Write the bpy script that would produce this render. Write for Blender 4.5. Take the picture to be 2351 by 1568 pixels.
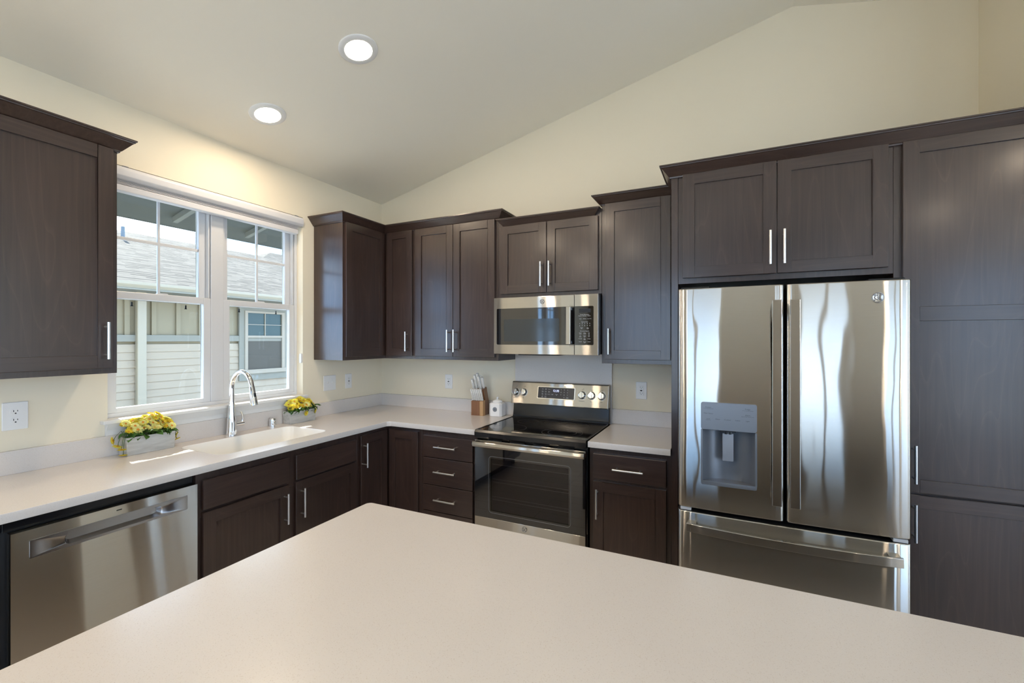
import bpy, bmesh, math, random
from mathutils import Vector, Matrix
random.seed(7)
PI = math.pi
S = bpy.context.scene
for _o in list(bpy.data.objects):
    bpy.data.objects.remove(_o)
COL = S.collection

# ------------------------------------------------------------------ camera
cd = bpy.data.cameras.new('camera'); cam = bpy.data.objects.new('camera', cd); COL.objects.link(cam)
cam.location = (2.8781, -3.2068, 1.5131)
cam.rotation_euler = (PI / 2, 0, math.radians(25.6388))
cd.sensor_width = 36.0; cd.lens = 36.0 * 1026.23 / 2351.0
cd.shift_y = -4.5 / 2351.0
cd.clip_start = 0.02; cd.clip_end = 300
S.camera = cam
# ------------------------------------------------------------------ exposure, sampling
S.view_settings.view_transform = 'Standard'; S.view_settings.look = 'None'
S.view_settings.gamma = 1.0; S.view_settings.use_curve_mapping = False
S.view_settings.exposure = 0.36
S.cycles.use_denoising = True
S.cycles.max_bounces = 10; S.cycles.diffuse_bounces = 5; S.cycles.glossy_bounces = 5
S.cycles.transparent_max_bounces = 16; S.cycles.transmission_bounces = 6
S.cycles.sample_clamp_indirect = 6.0; S.cycles.caustics_reflective = False; S.cycles.caustics_refractive = False
S.cycles.use_adaptive_sampling = True; S.cycles.adaptive_threshold = 0.01
# ------------------------------------------------------------------ sky
SKY = 3.7
W = bpy.data.worlds.new('world'); S.world = W; W.use_nodes = True
nt = W.node_tree; nt.nodes.clear()
def wn(t): return nt.nodes.new(t)
tc = wn('ShaderNodeTexCoord'); sep = wn('ShaderNodeSeparateXYZ'); nt.links.new(tc.outputs['Generated'], sep.inputs[0])
ramp = wn('ShaderNodeValToRGB'); e = ramp.color_ramp.elements
e[0].position = 0.0; e[0].color = (0.50, 0.86, 1.46, 1)
e[1].position = 1.0; e[1].color = (0.20, 0.38, 0.80, 1)
m_ = e.new(0.22); m_.color = (0.46, 0.80, 1.42, 1)
nt.links.new(sep.outputs['Z'], ramp.inputs[0])
nz = wn('ShaderNodeTexNoise'); nz.inputs['Scale'].default_value = 3.2; nz.inputs['Detail'].default_value = 6
mp = wn('ShaderNodeMapping'); mp.inputs['Scale'].default_value = (1, 1, 3.0)
nt.links.new(tc.outputs['Generated'], mp.inputs[0]); nt.links.new(mp.outputs[0], nz.inputs['Vector'])
cr = wn('ShaderNodeValToRGB'); cr.color_ramp.elements[0].position = 0.47; cr.color_ramp.elements[1].position = 0.66
nt.links.new(nz.outputs['Fac'], cr.inputs[0])
mx = wn('ShaderNodeMix'); mx.data_type = 'RGBA'; mx.inputs['B'].default_value = (1.25, 1.35, 1.48, 1)
nt.links.new(cr.outputs[0], mx.inputs['Factor']); nt.links.new(ramp.outputs[0], mx.inputs['A'])
bg = wn('ShaderNodeBackground'); bg.inputs['Strength'].default_value = SKY
nt.links.new(mx.outputs['Result'], bg.inputs['Color'])
wo = wn('ShaderNodeOutputWorld'); nt.links.new(bg.outputs[0], wo.inputs[0])
# ------------------------------------------------------------------ sun
sl = bpy.data.lights.new('sun', 'SUN'); sl.energy = 15.0; sl.angle = math.radians(0.6); sl.color = (1.0, 0.95, 0.87)
sun = bpy.data.objects.new('sun', sl); COL.objects.link(sun)
sun.rotation_euler = Vector((1.0, -0.25, -0.92)).to_track_quat('-Z', 'Y').to_euler()
LAMP = 150.0           # radiance of the recessed lamps' lenses

# ================================================================== materials
def new_mat(name):
    m = bpy.data.materials.new(name); m.use_nodes = True
    return m, m.node_tree, m.node_tree.nodes['Principled BSDF']
def plain(name, col, rough=0.5, metal=0.0, spec=0.5, coat=0.0, aniso=0.0):
    m, t, b = new_mat(name)
    b.inputs['Base Color'].default_value = (*col, 1); b.inputs['Roughness'].default_value = rough
    b.inputs['Metallic'].default_value = metal; b.inputs['Specular IOR Level'].default_value = spec
    b.inputs['Coat Weight'].default_value = coat
    return m
def L(t, a, b): t.links.new(a, b)
def N(t, typ, **kw):
    n = t.nodes.new(typ)
    for k, v in kw.items():
        if k in n.inputs: n.inputs[k].default_value = v
        else: setattr(n, k, v)
    return n
def rampn(t, fac, stops):
    r = t.nodes.new('ShaderNodeValToRGB')
    el = r.color_ramp.elements
    while len(el) < len(stops): el.new(0.5)
    for q, (p, c) in zip(el, stops):
        q.position = p; q.color = (*c, 1) if len(c) == 3 else c
    L(t, fac, r.inputs[0]); return r
def coords(t, scale, rand=True):
    c = t.nodes.new('ShaderNodeTexCoord'); mpn = N(t, 'ShaderNodeMapping'); mpn.inputs['Scale'].default_value = scale
    if rand:
        oi = t.nodes.new('ShaderNodeObjectInfo'); mu = N(t, 'ShaderNodeVectorMath', operation='MULTIPLY')
        mu.inputs[1].default_value = (17.3, 9.1, 23.7); L(t, oi.outputs['Random'], mu.inputs[0])
        ad = N(t, 'ShaderNodeVectorMath', operation='ADD'); L(t, c.outputs['Object'], ad.inputs[0]); L(t, mu.outputs[0], ad.inputs[1])
        L(t, ad.outputs[0], mpn.inputs[0])
    else: L(t, c.outputs['Object'], mpn.inputs[0])
    return mpn.outputs[0]
def wood(name, axis, dark=(0.020, 0.0112, 0.0090), light=(0.060, 0.0345, 0.0272), rough=0.33, line=0.28):
    m, t, b = new_mat(name)
    s1 = [1.0, 1.0, 1.0]; s1['xyz'.index(axis)] = 0.11
    s2 = [1.0, 1.0, 1.0]; s2['xyz'.index(axis)] = 0.03
    n1 = N(t, 'ShaderNodeTexNoise', Scale=4.2, Detail=1.5, Distortion=0.25); L(t, coords(t, s1), n1.inputs['Vector'])
    mu = N(t, 'ShaderNodeMath', operation='MULTIPLY'); mu.inputs[1].default_value = 20.0; L(t, n1.outputs['Fac'], mu.inputs[0])
    fr = N(t, 'ShaderNodeMath', operation='FRACT'); L(t, mu.outputs[0], fr.inputs[0])
    rings = rampn(t, fr.outputs[0], [(0.0, (1, 1, 1)), (0.10, (0.15,) * 3), (0.55, (0, 0, 0)), (1.0, (0.35,) * 3)])
    n2 = N(t, 'ShaderNodeTexNoise', Scale=95.0, Detail=3.0); L(t, coords(t, s2), n2.inputs['Vector'])
    n3 = N(t, 'ShaderNodeTexNoise', Scale=2.2, Detail=2.0); L(t, coords(t, (1, 1, 1)), n3.inputs['Vector'])
    a = N(t, 'ShaderNodeMath', operation='MULTIPLY'); a.inputs[1].default_value = line; L(t, rings.outputs[0], a.inputs[0])
    b2 = N(t, 'ShaderNodeMath', operation='MULTIPLY_ADD'); b2.inputs[1].default_value = 0.55; L(t, n2.outputs['Fac'], b2.inputs[0]); L(t, a.outputs[0], b2.inputs[2])
    b3 = N(t, 'ShaderNodeMath', operation='MULTIPLY_ADD'); b3.inputs[1].default_value = 0.55; L(t, n3.outputs['Fac'], b3.inputs[0]); L(t, b2.outputs[0], b3.inputs[2])
    r = rampn(t, b3.outputs[0], [(0.25, dark), (0.95, light)])
    L(t, r.outputs[0], b.inputs['Base Color'])
    b.inputs['Roughness'].default_value = rough; b.inputs['Specular IOR Level'].default_value = 0.5; b.inputs['Coat Weight'].default_value = 0.5; b.inputs['Coat Roughness'].default_value = 0.17; b.inputs['Coat IOR'].default_value = 1.55
    bp = N(t, 'ShaderNodeBump', Strength=0.06, Distance=0.001); L(t, n2.outputs['Fac'], bp.inputs['Height']); L(t, bp.outputs[0], b.inputs['Normal'])
    return m
WV = wood('stained_wood_vertical', 'z'); WH = wood('stained_wood_horizontal', 'x')
TOE = plain('toe_kick_black', (0.012, 0.010, 0.010), 0.6)
def quartz(name, base, spot):
    m, t, b = new_mat(name)
    n1 = N(t, 'ShaderNodeTexNoise', Scale=380.0, Detail=2.0, Roughness=0.7); v = coords(t, (1, 1, 1), False); L(t, v, n1.inputs['Vector'])
    r1 = rampn(t, n1.outputs['Fac'], [(0.60, (0, 0, 0)), (0.70, (1, 1, 1))])
    n2 = N(t, 'ShaderNodeTexVoronoi', Scale=150.0); L(t, v, n2.inputs['Vector'])
    r2 = rampn(t, n2.outputs['Distance'], [(0.04, (1, 1, 1)), (0.13, (0, 0, 0))])
    n3 = N(t, 'ShaderNodeTexNoise', Scale=3.0, Detail=2.0); L(t, v, n3.inputs['Vector'])
    c0 = N(t, 'ShaderNodeMix', data_type='RGBA'); c0.inputs['A'].default_value = (*[x * 0.96 for x in base], 1); c0.inputs['B'].default_value = (*[min(1, x * 1.03) for x in base], 1); L(t, n3.outputs['Fac'], c0.inputs['Factor'])
    f1 = N(t, 'ShaderNodeMath', operation='MULTIPLY'); f1.inputs[1].default_value = 0.42; L(t, r1.outputs[0], f1.inputs[0])
    c1 = N(t, 'ShaderNodeMix', data_type='RGBA'); c1.inputs['B'].default_value = (*spot, 1); L(t, f1.outputs[0], c1.inputs['Factor']); L(t, c0.outputs['Result'], c1.inputs['A'])
    f2 = N(t, 'ShaderNodeMath', operation='MULTIPLY'); f2.inputs[1].default_value = 0.55; L(t, r2.outputs[0], f2.inputs[0])
    c2 = N(t, 'ShaderNodeMix', data_type='RGBA'); c2.inputs['B'].default_value = (*[x * 0.7 for x in spot], 1); L(t, f2.outputs[0], c2.inputs['Factor']); L(t, c1.outputs['Result'], c2.inputs['A'])
    L(t, c2.outputs['Result'], b.inputs['Base Color'])
    b.inputs['Roughness'].default_value = 0.22; b.inputs['Specular IOR Level'].default_value = 0.6
    return m
QZ = quartz('quartz', (0.668, 0.628, 0.596), (0.42, 0.34, 0.28))
def steel(name, base=(0.56, 0.535, 0.495), rough=0.15, wavy=0.0, aniso=0.9):
    m = bpy.data.materials.new(name); m.use_nodes = True; t = m.node_tree; t.nodes.clear()
    g = t.nodes.new('ShaderNodeBsdfAnisotropic'); g.distribution = 'BECKMANN'
    g.inputs['Roughness'].default_value = rough; g.inputs['Anisotropy'].default_value = aniso; g.inputs['Rotation'].default_value = STEEL_ROT
    tg = t.nodes.new('ShaderNodeTangent'); tg.direction_type = 'UV_MAP'; L(t, tg.outputs[0], g.inputs['Tangent'])
    n = N(t, 'ShaderNodeTexNoise', Scale=420.0, Detail=2.0); L(t, coords(t, (0.02, 0.02, 1)), n.inputs['Vector'])
    r = rampn(t, n.outputs['Fac'], [(0.3, [x * 0.98 for x in base]), (0.7, [min(1, x * 1.02) for x in base])]); L(t, r.outputs[0], g.inputs['Color'])
    if wavy:
        n2 = N(t, 'ShaderNodeTexNoise', Scale=3.6, Detail=0.5, Distortion=0.2); L(t, coords(t, (2.0, 1, 0.75)), n2.inputs['Vector'])
        bp = N(t, 'ShaderNodeBump', Strength=wavy, Distance=0.02); L(t, n2.outputs['Fac'], bp.inputs['Height']); L(t, bp.outputs[0], g.inputs['Normal'])
    o = t.nodes.new('ShaderNodeOutputMaterial'); L(t, g.outputs[0], o.inputs[0])
    return m
STEEL_ROT = 0.0
ST = steel('brushed_steel'); STW = steel('brushed_steel_sheet', wavy=0.12)
NICKEL = plain('satin_nickel', (0.78, 0.77, 0.75), 0.28, 1.0)
CHROME = plain('chrome', (0.86, 0.87, 0.88), 0.05, 1.0)
GREYP = plain('grey_satin_plastic', (0.22, 0.235, 0.265), 0.35, 0.55)
GREYD = plain('dark_grey_satin', (0.20, 0.21, 0.23), 0.35, 0.4)
BLK = plain('black_enamel', (0.008, 0.008, 0.009), 0.18, 0, 0.5)
BLKM = plain('black_matte', (0.010, 0.010, 0.011), 0.5)
BGLASS = plain('black_glass', (0.006, 0.006, 0.007), 0.03, 0, 0.7, 0.9)
CTOP = plain('black_ceramic_glass', (0.005, 0.005, 0.006), 0.06, 0, 0.5)
RING = plain('burner_ring', (0.05, 0.05, 0.055), 0.35)
WHITEP = plain('white_plastic', (0.80, 0.80, 0.79), 0.3)
VINYL = plain('white_vinyl', (0.66, 0.665, 0.68), 0.32)
TRIMW = plain('white_trim_paint', (0.76, 0.755, 0.735), 0.35)
BLINDW = plain('white_blind', (0.67, 0.67, 0.69), 0.35)
SINKM = plain('white_composite', (0.83, 0.815, 0.78), 0.25)
CER = plain('white_ceramic', (0.84, 0.83, 0.82), 0.12, 0, 0.5, 0.4)
SLOT = plain('slot_black', (0.01, 0.01, 0.01), 0.5)
INK = plain('printed_ink_dark', (0.05, 0.055, 0.07), 0.5)
INKW = plain('printed_ink_white', (0.72, 0.74, 0.78), 0.5)
def emit(name, col, s):
    m = bpy.data.materials.new(name); m.use_nodes = True; t = m.node_tree; t.nodes.clear()
    en = t.nodes.new('ShaderNodeEmission'); en.inputs[0].default_value = (*col, 1); en.inputs[1].default_value = s
    o = t.nodes.new('ShaderNodeOutputMaterial'); L(t, en.outputs[0], o.inputs[0]); return m
LENS = emit('lamp_lens', (1.0, 0.81, 0.60), LAMP)
LED = emit('clock_led', (0.55, 0.60, 1.0), 2.2)
def paint(name, col, rough=0.7):
    m, t, b = new_mat(name)
    n = N(t, 'ShaderNodeTexNoise', Scale=160.0, Detail=2.0); L(t, coords(t, (1, 1, 1), False), n.inputs['Vector'])
    bp = N(t, 'ShaderNodeBump', Strength=0.08, Distance=0.001); L(t, n.outputs['Fac'], bp.inputs['Height']); L(t, bp.outputs[0], b.inputs['Normal'])
    b.inputs['Base Color'].default_value = (*col, 1); b.inputs['Roughness'].default_value = rough; b.inputs['Specular IOR Level'].default_value = 0.3
    return m
WALLM = paint('cream_wall_paint', (0.82, 0.745, 0.59)); CEILM = paint('cream_ceiling_paint', (0.91, 0.865, 0.755))
def glass(name, refl, tint=(0.94, 0.97, 0.96)):
    m = bpy.data.materials.new(name); m.use_nodes = True; t = m.node_tree; t.nodes.clear()
    tr = t.nodes.new('ShaderNodeBsdfTransparent'); tr.inputs[0].default_value = (*tint, 1)
    gl = t.nodes.new('ShaderNodeBsdfGlossy'); gl.inputs['Roughness'].default_value = 0.0
    fw = N(t, 'ShaderNodeLayerWeight', Blend=0.5); mxs = t.nodes.new('ShaderNodeMixShader')
    pw = N(t, 'ShaderNodeMath', operation='POWER'); pw.inputs[1].default_value = 5.0; L(t, fw.outputs['Facing'], pw.inputs[0])
    ma = N(t, 'ShaderNodeMath', operation='MULTIPLY_ADD'); ma.inputs[1].default_value = 0.9; ma.inputs[2].default_value = refl; L(t, pw.outputs[0], ma.inputs[0])
    L(t, ma.outputs[0], mxs.inputs[0]); L(t, tr.outputs[0], mxs.inputs[1]); L(t, gl.outputs[0], mxs.inputs[2])
    o = t.nodes.new('ShaderNodeOutputMaterial'); L(t, mxs.outputs[0], o.inputs[0]); return m
GLASS = glass('window_glass', 0.025)
OVENG = glass('tinted_oven_glass', 0.05, (0.42, 0.40, 0.42))

# ================================================================== mesh helpers
class MB:
    def __init__(s): s.v = []; s.f = []; s.m = []; s.sm = []
    def add(s, vs, fs, mat=0, smooth=False):
        o = len(s.v); s.v += [tuple(p) for p in vs]
        for f in fs: s.f.append([o + i for i in f]); s.m.append(mat); s.sm.append(smooth)
        return s
    def box(s, x0, x1, y0, y1, z0, z1, mat=0):
        x0, x1 = min(x0, x1), max(x0, x1); y0, y1 = min(y0, y1), max(y0, y1); z0, z1 = min(z0, z1), max(z0, z1)
        vs = [(x0, y0, z0), (x1, y0, z0), (x1, y1, z0), (x0, y1, z0), (x0, y0, z1), (x1, y0, z1), (x1, y1, z1), (x0, y1, z1)]
        return s.add(vs, [(3, 2, 1, 0), (4, 5, 6, 7), (0, 1, 5, 4), (1, 2, 6, 5), (2, 3, 7, 6), (3, 0, 4, 7)], mat)
    def prism(s, poly, axis, a, b, mat=0, smooth=False):
        """poly: 2-D points; axis 'x' -> (y,z), 'y' -> (x,z), 'z' -> (x,y)"""
        n = len(poly)
        def P(p, k): return {'x': (k, p[0], p[1]), 'y': (p[0], k, p[1]), 'z': (p[0], p[1], k)}[axis]
        vs = [P(p, a) for p in poly] + [P(p, b) for p in poly]
        fs = [tuple(range(n))[::-1], tuple(range(n, 2 * n))]
        s.add(vs, fs, mat)
        return s.add(vs, [(i, (i + 1) % n, n + (i + 1) % n, n + i) for i in range(n)], mat, smooth)
    def tube(s, pts, r, n=12, mat=0, cap=True):
        pts = [Vector(p) for p in pts]; rs = r if isinstance(r, (list, tuple)) else [r] * len(pts)
        d0 = (pts[1] - pts[0]).normalized(); up = Vector((0, 0, 1)) if abs(d0.z) < 0.9 else Vector((1, 0, 0))
        u = d0.cross(up).normalized(); vs = []
        for i, p in enumerate(pts):
            d = (pts[min(i + 1, len(pts) - 1)] - pts[max(i - 1, 0)]).normalized()
            u = (u - d * u.dot(d)).normalized(); w = d.cross(u)
            for k in range(n):
                a = 2 * PI * k / n; vs.append(p + (u * math.cos(a) + w * math.sin(a)) * rs[i])
        fs = []
        for i in range(len(pts) - 1):
            for k in range(n): fs.append((i * n + k, i * n + (k + 1) % n, (i + 1) * n + (k + 1) % n, (i + 1) * n + k))
        s.add(vs, fs, mat, True)
        if cap:
            m = len(pts); s.add(vs[:n], [tuple(range(n))[::-1]], mat); s.add(vs[(m - 1) * n:], [tuple(range(n))], mat)
        return s
    def cyl(s, p0, p1, r, n=20, mat=0): return s.tube([p0, p1], r, n, mat)
    def lathe(s, prof, c=(0, 0, 0), n=28, mat=0, axis='z'):
        vs = []
        for r, h in prof:
            for k in range(n):
                a = 2 * PI * k / n; x, y = r * math.cos(a), r * math.sin(a)
                q = {'z': (x, y, h), 'y': (x, h, y), 'x': (h, x, y)}[axis]
                vs.append((c[0] + q[0], c[1] + q[1], c[2] + q[2]))
        fs = [(i * n + k, i * n + (k + 1) % n, (i + 1) * n + (k + 1) % n, (i + 1) * n + k) for i in range(len(prof) - 1) for k in range(n)]
        s.add(vs, fs, mat, True)
        return s
    def xform(s, M):
        s.v = [tuple(M @ Vector(p)) for p in s.v]; return s
    def join(s, o, dm=0):
        n = len(s.v); s.v += o.v; s.f += [[n + i for i in f] for f in o.f]; s.m += [k + dm for k in o.m]; s.sm += o.sm; return s
    def mesh(s, name, mats, uv=True, angle=40):
        me = bpy.data.meshes.new(name); me.from_pydata(s.v, [], s.f)
        for m in (mats if isinstance(mats, (list, tuple)) else [mats]): me.materials.append(m)
        me.polygons.foreach_set('material_index', s.m); me.polygons.foreach_set('use_smooth', s.sm)
        bm = bmesh.new(); bm.from_mesh(me); bmesh.ops.remove_doubles(bm, verts=bm.verts, dist=1e-6)
        bmesh.ops.recalc_face_normals(bm, faces=bm.faces)
        if uv:
            ul = bm.loops.layers.uv.new('uv')
            for f in bm.faces:
                n_ = f.normal; ax = max(range(3), key=lambda i: abs(n_[i]))
                for lp in f.loops:
                    c = lp.vert.co; lp[ul].uv = (c.y, c.z) if ax == 0 else ((c.x, c.z) if ax == 1 else (c.x, c.y))
        bm.to_mesh(me); bm.free()
        if any(s.sm): me.set_sharp_from_angle(angle=math.radians(angle))
        return me
    def build(s, name, mats, parent=None, bevel=0.0, seg=2, loc=None, angle=40):
        o = bpy.data.objects.new(name, s.mesh(name, mats, angle=angle)); COL.objects.link(o)
        if parent: o.parent = parent
        if loc: o.location = loc
        if bevel:
            b = o.modifiers.new('bevel', 'BEVEL'); b.width = bevel; b.segments = seg; b.limit_method = 'ANGLE'; b.angle_limit = math.radians(50)
        return o
def tag(o, label=None, cat=None, group=None, kind=None):
    if label: o['label'] = label
    if cat: o['category'] = cat
    if group: o['group'] = group
    if kind: o['kind'] = kind
    return o
def thing(name, label, cat, loc=(0, 0, 0), rz=0.0, group=None):
    o = bpy.data.objects.new(name, None); COL.objects.link(o); o.empty_display_size = 0.05
    o.location = loc; o.rotation_euler = (0, 0, rz)
    return tag(o, label, cat, group)
def struct_root(name, loc=(0, 0, 0), rz=0):
    o = bpy.data.objects.new(name, None); COL.objects.link(o); o.location = loc; o.rotation_euler = (0, 0, rz)
    return tag(o, kind='structure')
def rpoly(pts, rad, n=6):
    """round the corners of a 2-D polygon; rad a number or a list"""
    out = []; k = len(pts); rr = rad if isinstance(rad, (list, tuple)) else [rad] * k
    for i in range(k):
        p = Vector(pts[i]); a = Vector(pts[i - 1]); b = Vector(pts[(i + 1) % k]); r = rr[i]
        if r <= 0: out.append(tuple(p)); continue
        d1 = (a - p).normalized(); d2 = (b - p).normalized(); ang = d1.angle(d2); tl = r / math.tan(ang / 2)
        c = p + (d1 + d2).normalized() * (r / math.sin(ang / 2)); s0 = p + d1 * tl; s1 = p + d2 * tl
        a0 = math.atan2(s0.y - c.y, s0.x - c.x); a1 = math.atan2(s1.y - c.y, s1.x - c.x); da = (a1 - a0 + PI) % (2 * PI) - PI
        for j in range(n + 1):
            t_ = a0 + da * j / n; out.append((c.x + r * math.cos(t_), c.y + r * math.sin(t_)))
    return out
def rrect(x0, x1, z0, z1, r, n=5): return rpoly([(x0, z0), (x1, z0), (x1, z1), (x0, z1)], r, n)
def slab_mesh(name, outer, holes, z0, z1, bev, mat):
    cu = bpy.data.curves.new(name, 'CURVE'); cu.dimensions = '2D'; cu.fill_mode = 'BOTH'
    cu.extrude = (z1 - z0) / 2 - bev; cu.bevel_depth = bev; cu.offset = -bev; cu.bevel_resolution = 2
    for pl in [outer] + holes:
        sp = cu.splines.new('POLY'); sp.points.add(len(pl) - 1); sp.use_cyclic_u = True
        for q, p in zip(sp.points, pl): q.co = (p[0], p[1], 0, 1)
    o = bpy.data.objects.new(name + '_tmp', cu); COL.objects.link(o)
    dg = bpy.context.evaluated_depsgraph_get(); me = bpy.data.meshes.new_from_object(o.evaluated_get(dg))
    bpy.data.objects.remove(o); bpy.data.curves.remove(cu)
    me.transform(Matrix.Translation((0, 0, (z0 + z1) / 2))); me.name = name
    me.materials.clear(); me.materials.append(mat); me.set_sharp_from_angle(angle=math.radians(30))
    return me
def text_mb(items):
    """items: (string, x, z, size[, align]) -> MB in the local x/z plane at y=0, facing -y"""
    mb = MB(); dg = None
    for it in items:
        s, x, z, h = it[:4]
        cu = bpy.data.curves.new('t', 'FONT'); cu.body = s; cu.size = h; cu.align_x = it[4] if len(it) > 4 else 'CENTER'; cu.align_y = 'CENTER'; cu.resolution_u = 2
        o = bpy.data.objects.new('t', cu); COL.objects.link(o)
        dg = bpy.context.evaluated_depsgraph_get(); me = bpy.data.meshes.new_from_object(o.evaluated_get(dg))
        bpy.data.objects.remove(o); bpy.data.curves.remove(cu)
        mb.add([(v.co.x + x, 0, v.co.y + z) for v in me.vertices], [tuple(p.vertices) for p in me.polygons])
        bpy.data.meshes.remove(me)
    return mb

# ================================================================== room shell
XR = 1.3767; XE = XR + 0.762; RIDX = 3.243; ZC = 2.76; SL = 0.2435; RIDZ = ZC + SL * RIDX
XW = 4.083; XF = 7.2; YB = -7.6; YJ = -0.72
def ceil_z(x): return ZC + SL * x if x < RIDX else RIDZ - SL * (x - RIDX)
def struct(name, mb, mat): return tag(mb.build(name, mat), kind='structure')
FLOORM, t_, b_ = new_mat('oak_plank_floor')
bk = N(t_, 'ShaderNodeTexBrick', Scale=1.0); bk.inputs['Brick Width'].default_value = 1.4; bk.inputs['Row Height'].default_value = 0.16; bk.inputs['Mortar Size'].default_value = 0.002
bk.inputs['Color1'].default_value = (0.52, 0.46, 0.39, 1); bk.inputs['Color2'].default_value = (0.62, 0.55, 0.47, 1); bk.inputs['Mortar'].default_value = (0.12, 0.08, 0.05, 1)
L(t_, coords(t_, (1, 1, 1), False), bk.inputs['Vector']); L(t_, bk.outputs['Color'], b_.inputs['Base Color']); b_.inputs['Roughness'].default_value = 0.4
struct('floor', MB().box(-0.15, XF + 0.15, YB - 0.15, 0.15, -0.12, 0), FLOORM)
# ceiling: two sloping slabs meeting at the ridge
c_ = MB()
c_.prism([(-0.15, ceil_z(-0.15)), (RIDX, RIDZ), (XF + 0.15, ceil_z(XF + 0.15)), (XF + 0.15, ceil_z(XF + 0.15) + 0.14), (RIDX, RIDZ + 0.16), (-0.15, ceil_z(-0.15) + 0.14)], 'y', YB - 0.15, 0.15)
struct('ceiling', c_, CEILM)
# left wall with two window openings
OY0, OY1, OZ0, OZ1 = -2.031, -0.853, 1.078, 2.432
P0, P1 = -5.75, -4.572
w = MB(); zt = ceil_z(-0.0) + 0.02
for y0, y1, z0, z1 in ((OY1, 0.15, -0.1, zt), (OY0, OY1, -0.1, OZ0), (OY0, OY1, OZ1, zt), (P1, OY0, -0.1, zt), (P0, P1, -0.1, OZ0), (P0, P1, OZ1, zt), (YB - 0.15, P0, -0.1, zt)):
    w.box(-0.15, 0, y0, y1, z0, z1)
struct('wall_left', w, WALLM)
def gable(x0, x1):
    xs = [x0] + ([RIDX] if x0 < RIDX < x1 else []) + [x1]
    return [(x0, -0.1), (x1, -0.1)] + [(x, ceil_z(x) + 0.03) for x in reversed(xs)]
w = MB(); w.prism(gable(-0.15, XW + 0.12), 'y', 0, 0.15); struct('wall_back', w, WALLM)
w = MB(); w.box(XW, XW + 0.12, YJ, 0.02, -0.1, ceil_z(XW) + 0.02); w.prism(gable(XW, XF + 0.15), 'y', YJ - 0.0, YJ + 0.12); struct('wall_right', w, WALLM)
w = MB()
SB = [(0.5, 2.5), (4.05, 5.0), (6.0, 7.1)]      # glazed openings in the far wall behind the camera
DH = 2.75
prev = -0.15
for a, b in SB + [(XF + 0.15, None)]:
    w.prism(gable(prev, a), 'y', YB - 0.15, YB)
    if b is None: break
    g = gable(a, b); w.prism([(a, DH), (b, DH)] + g[2:], 'y', YB - 0.15, YB); prev = b
struct('wall_front', w, paint('shaded_tan_wall_paint', (0.27, 0.22, 0.165)))  # dark tan stands in for the shade on this backlit wall
w = MB()
RW = [(-2.5, -1.0), (-7.1, -3.0)]  # unseen openings, widened to let in more daylight
prev = YJ + 0.12
for a, b in RW + [(YB - 0.15, None)]:
    if b is None: w.box(XF, XF + 0.15, a, prev, -0.1, ceil_z(XF) + 0.02); break
    w.box(XF, XF + 0.15, b, prev, -0.1, ceil_z(XF) + 0.02); w.box(XF, XF + 0.15, a, b, DH, ceil_z(XF) + 0.02); prev = a
struct('wall_far_right', w, WALLM)
# glazed doors in those openings
nd = 0
def glazed_door(a, b, axis):
    global nd; nd += 1
    r = struct_root('door_%d' % nd)
    fr = MB(); gl = MB(); mid = (a + b) / 2
    def bx(mb, u0, u1, d0, d1, z0, z1):
        if axis == 'y': mb.box(u0, u1, YB - 0.10 + d0, YB - 0.10 + d1, z0, z1)
        else: mb.box(XF + 0.04 + d0, XF + 0.04 + d1, u0, u1, z0, z1)
    for u0, u1, z0, z1 in ((a, a + 0.07, 0, DH), (b - 0.07, b, 0, DH), (a, b, DH - 0.07, DH), (a, b, 0, 0.09)) + (((mid - 0.045, mid + 0.045, 0, DH),) if b - a > 0.85 else ()):
        bx(fr, u0, u1, 0, 0.06, z0, z1)
    bx(gl, a, b, 0.025, 0.031, 0.05, DH - 0.03)
    fr.build('door_frame', VINYL, r, 0.004); gl.build('pane', GLASS, r)
for a, b in SB: glazed_door(a, b, 'y')
for a, b in RW: glazed_door(a, b, 'x')

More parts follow.
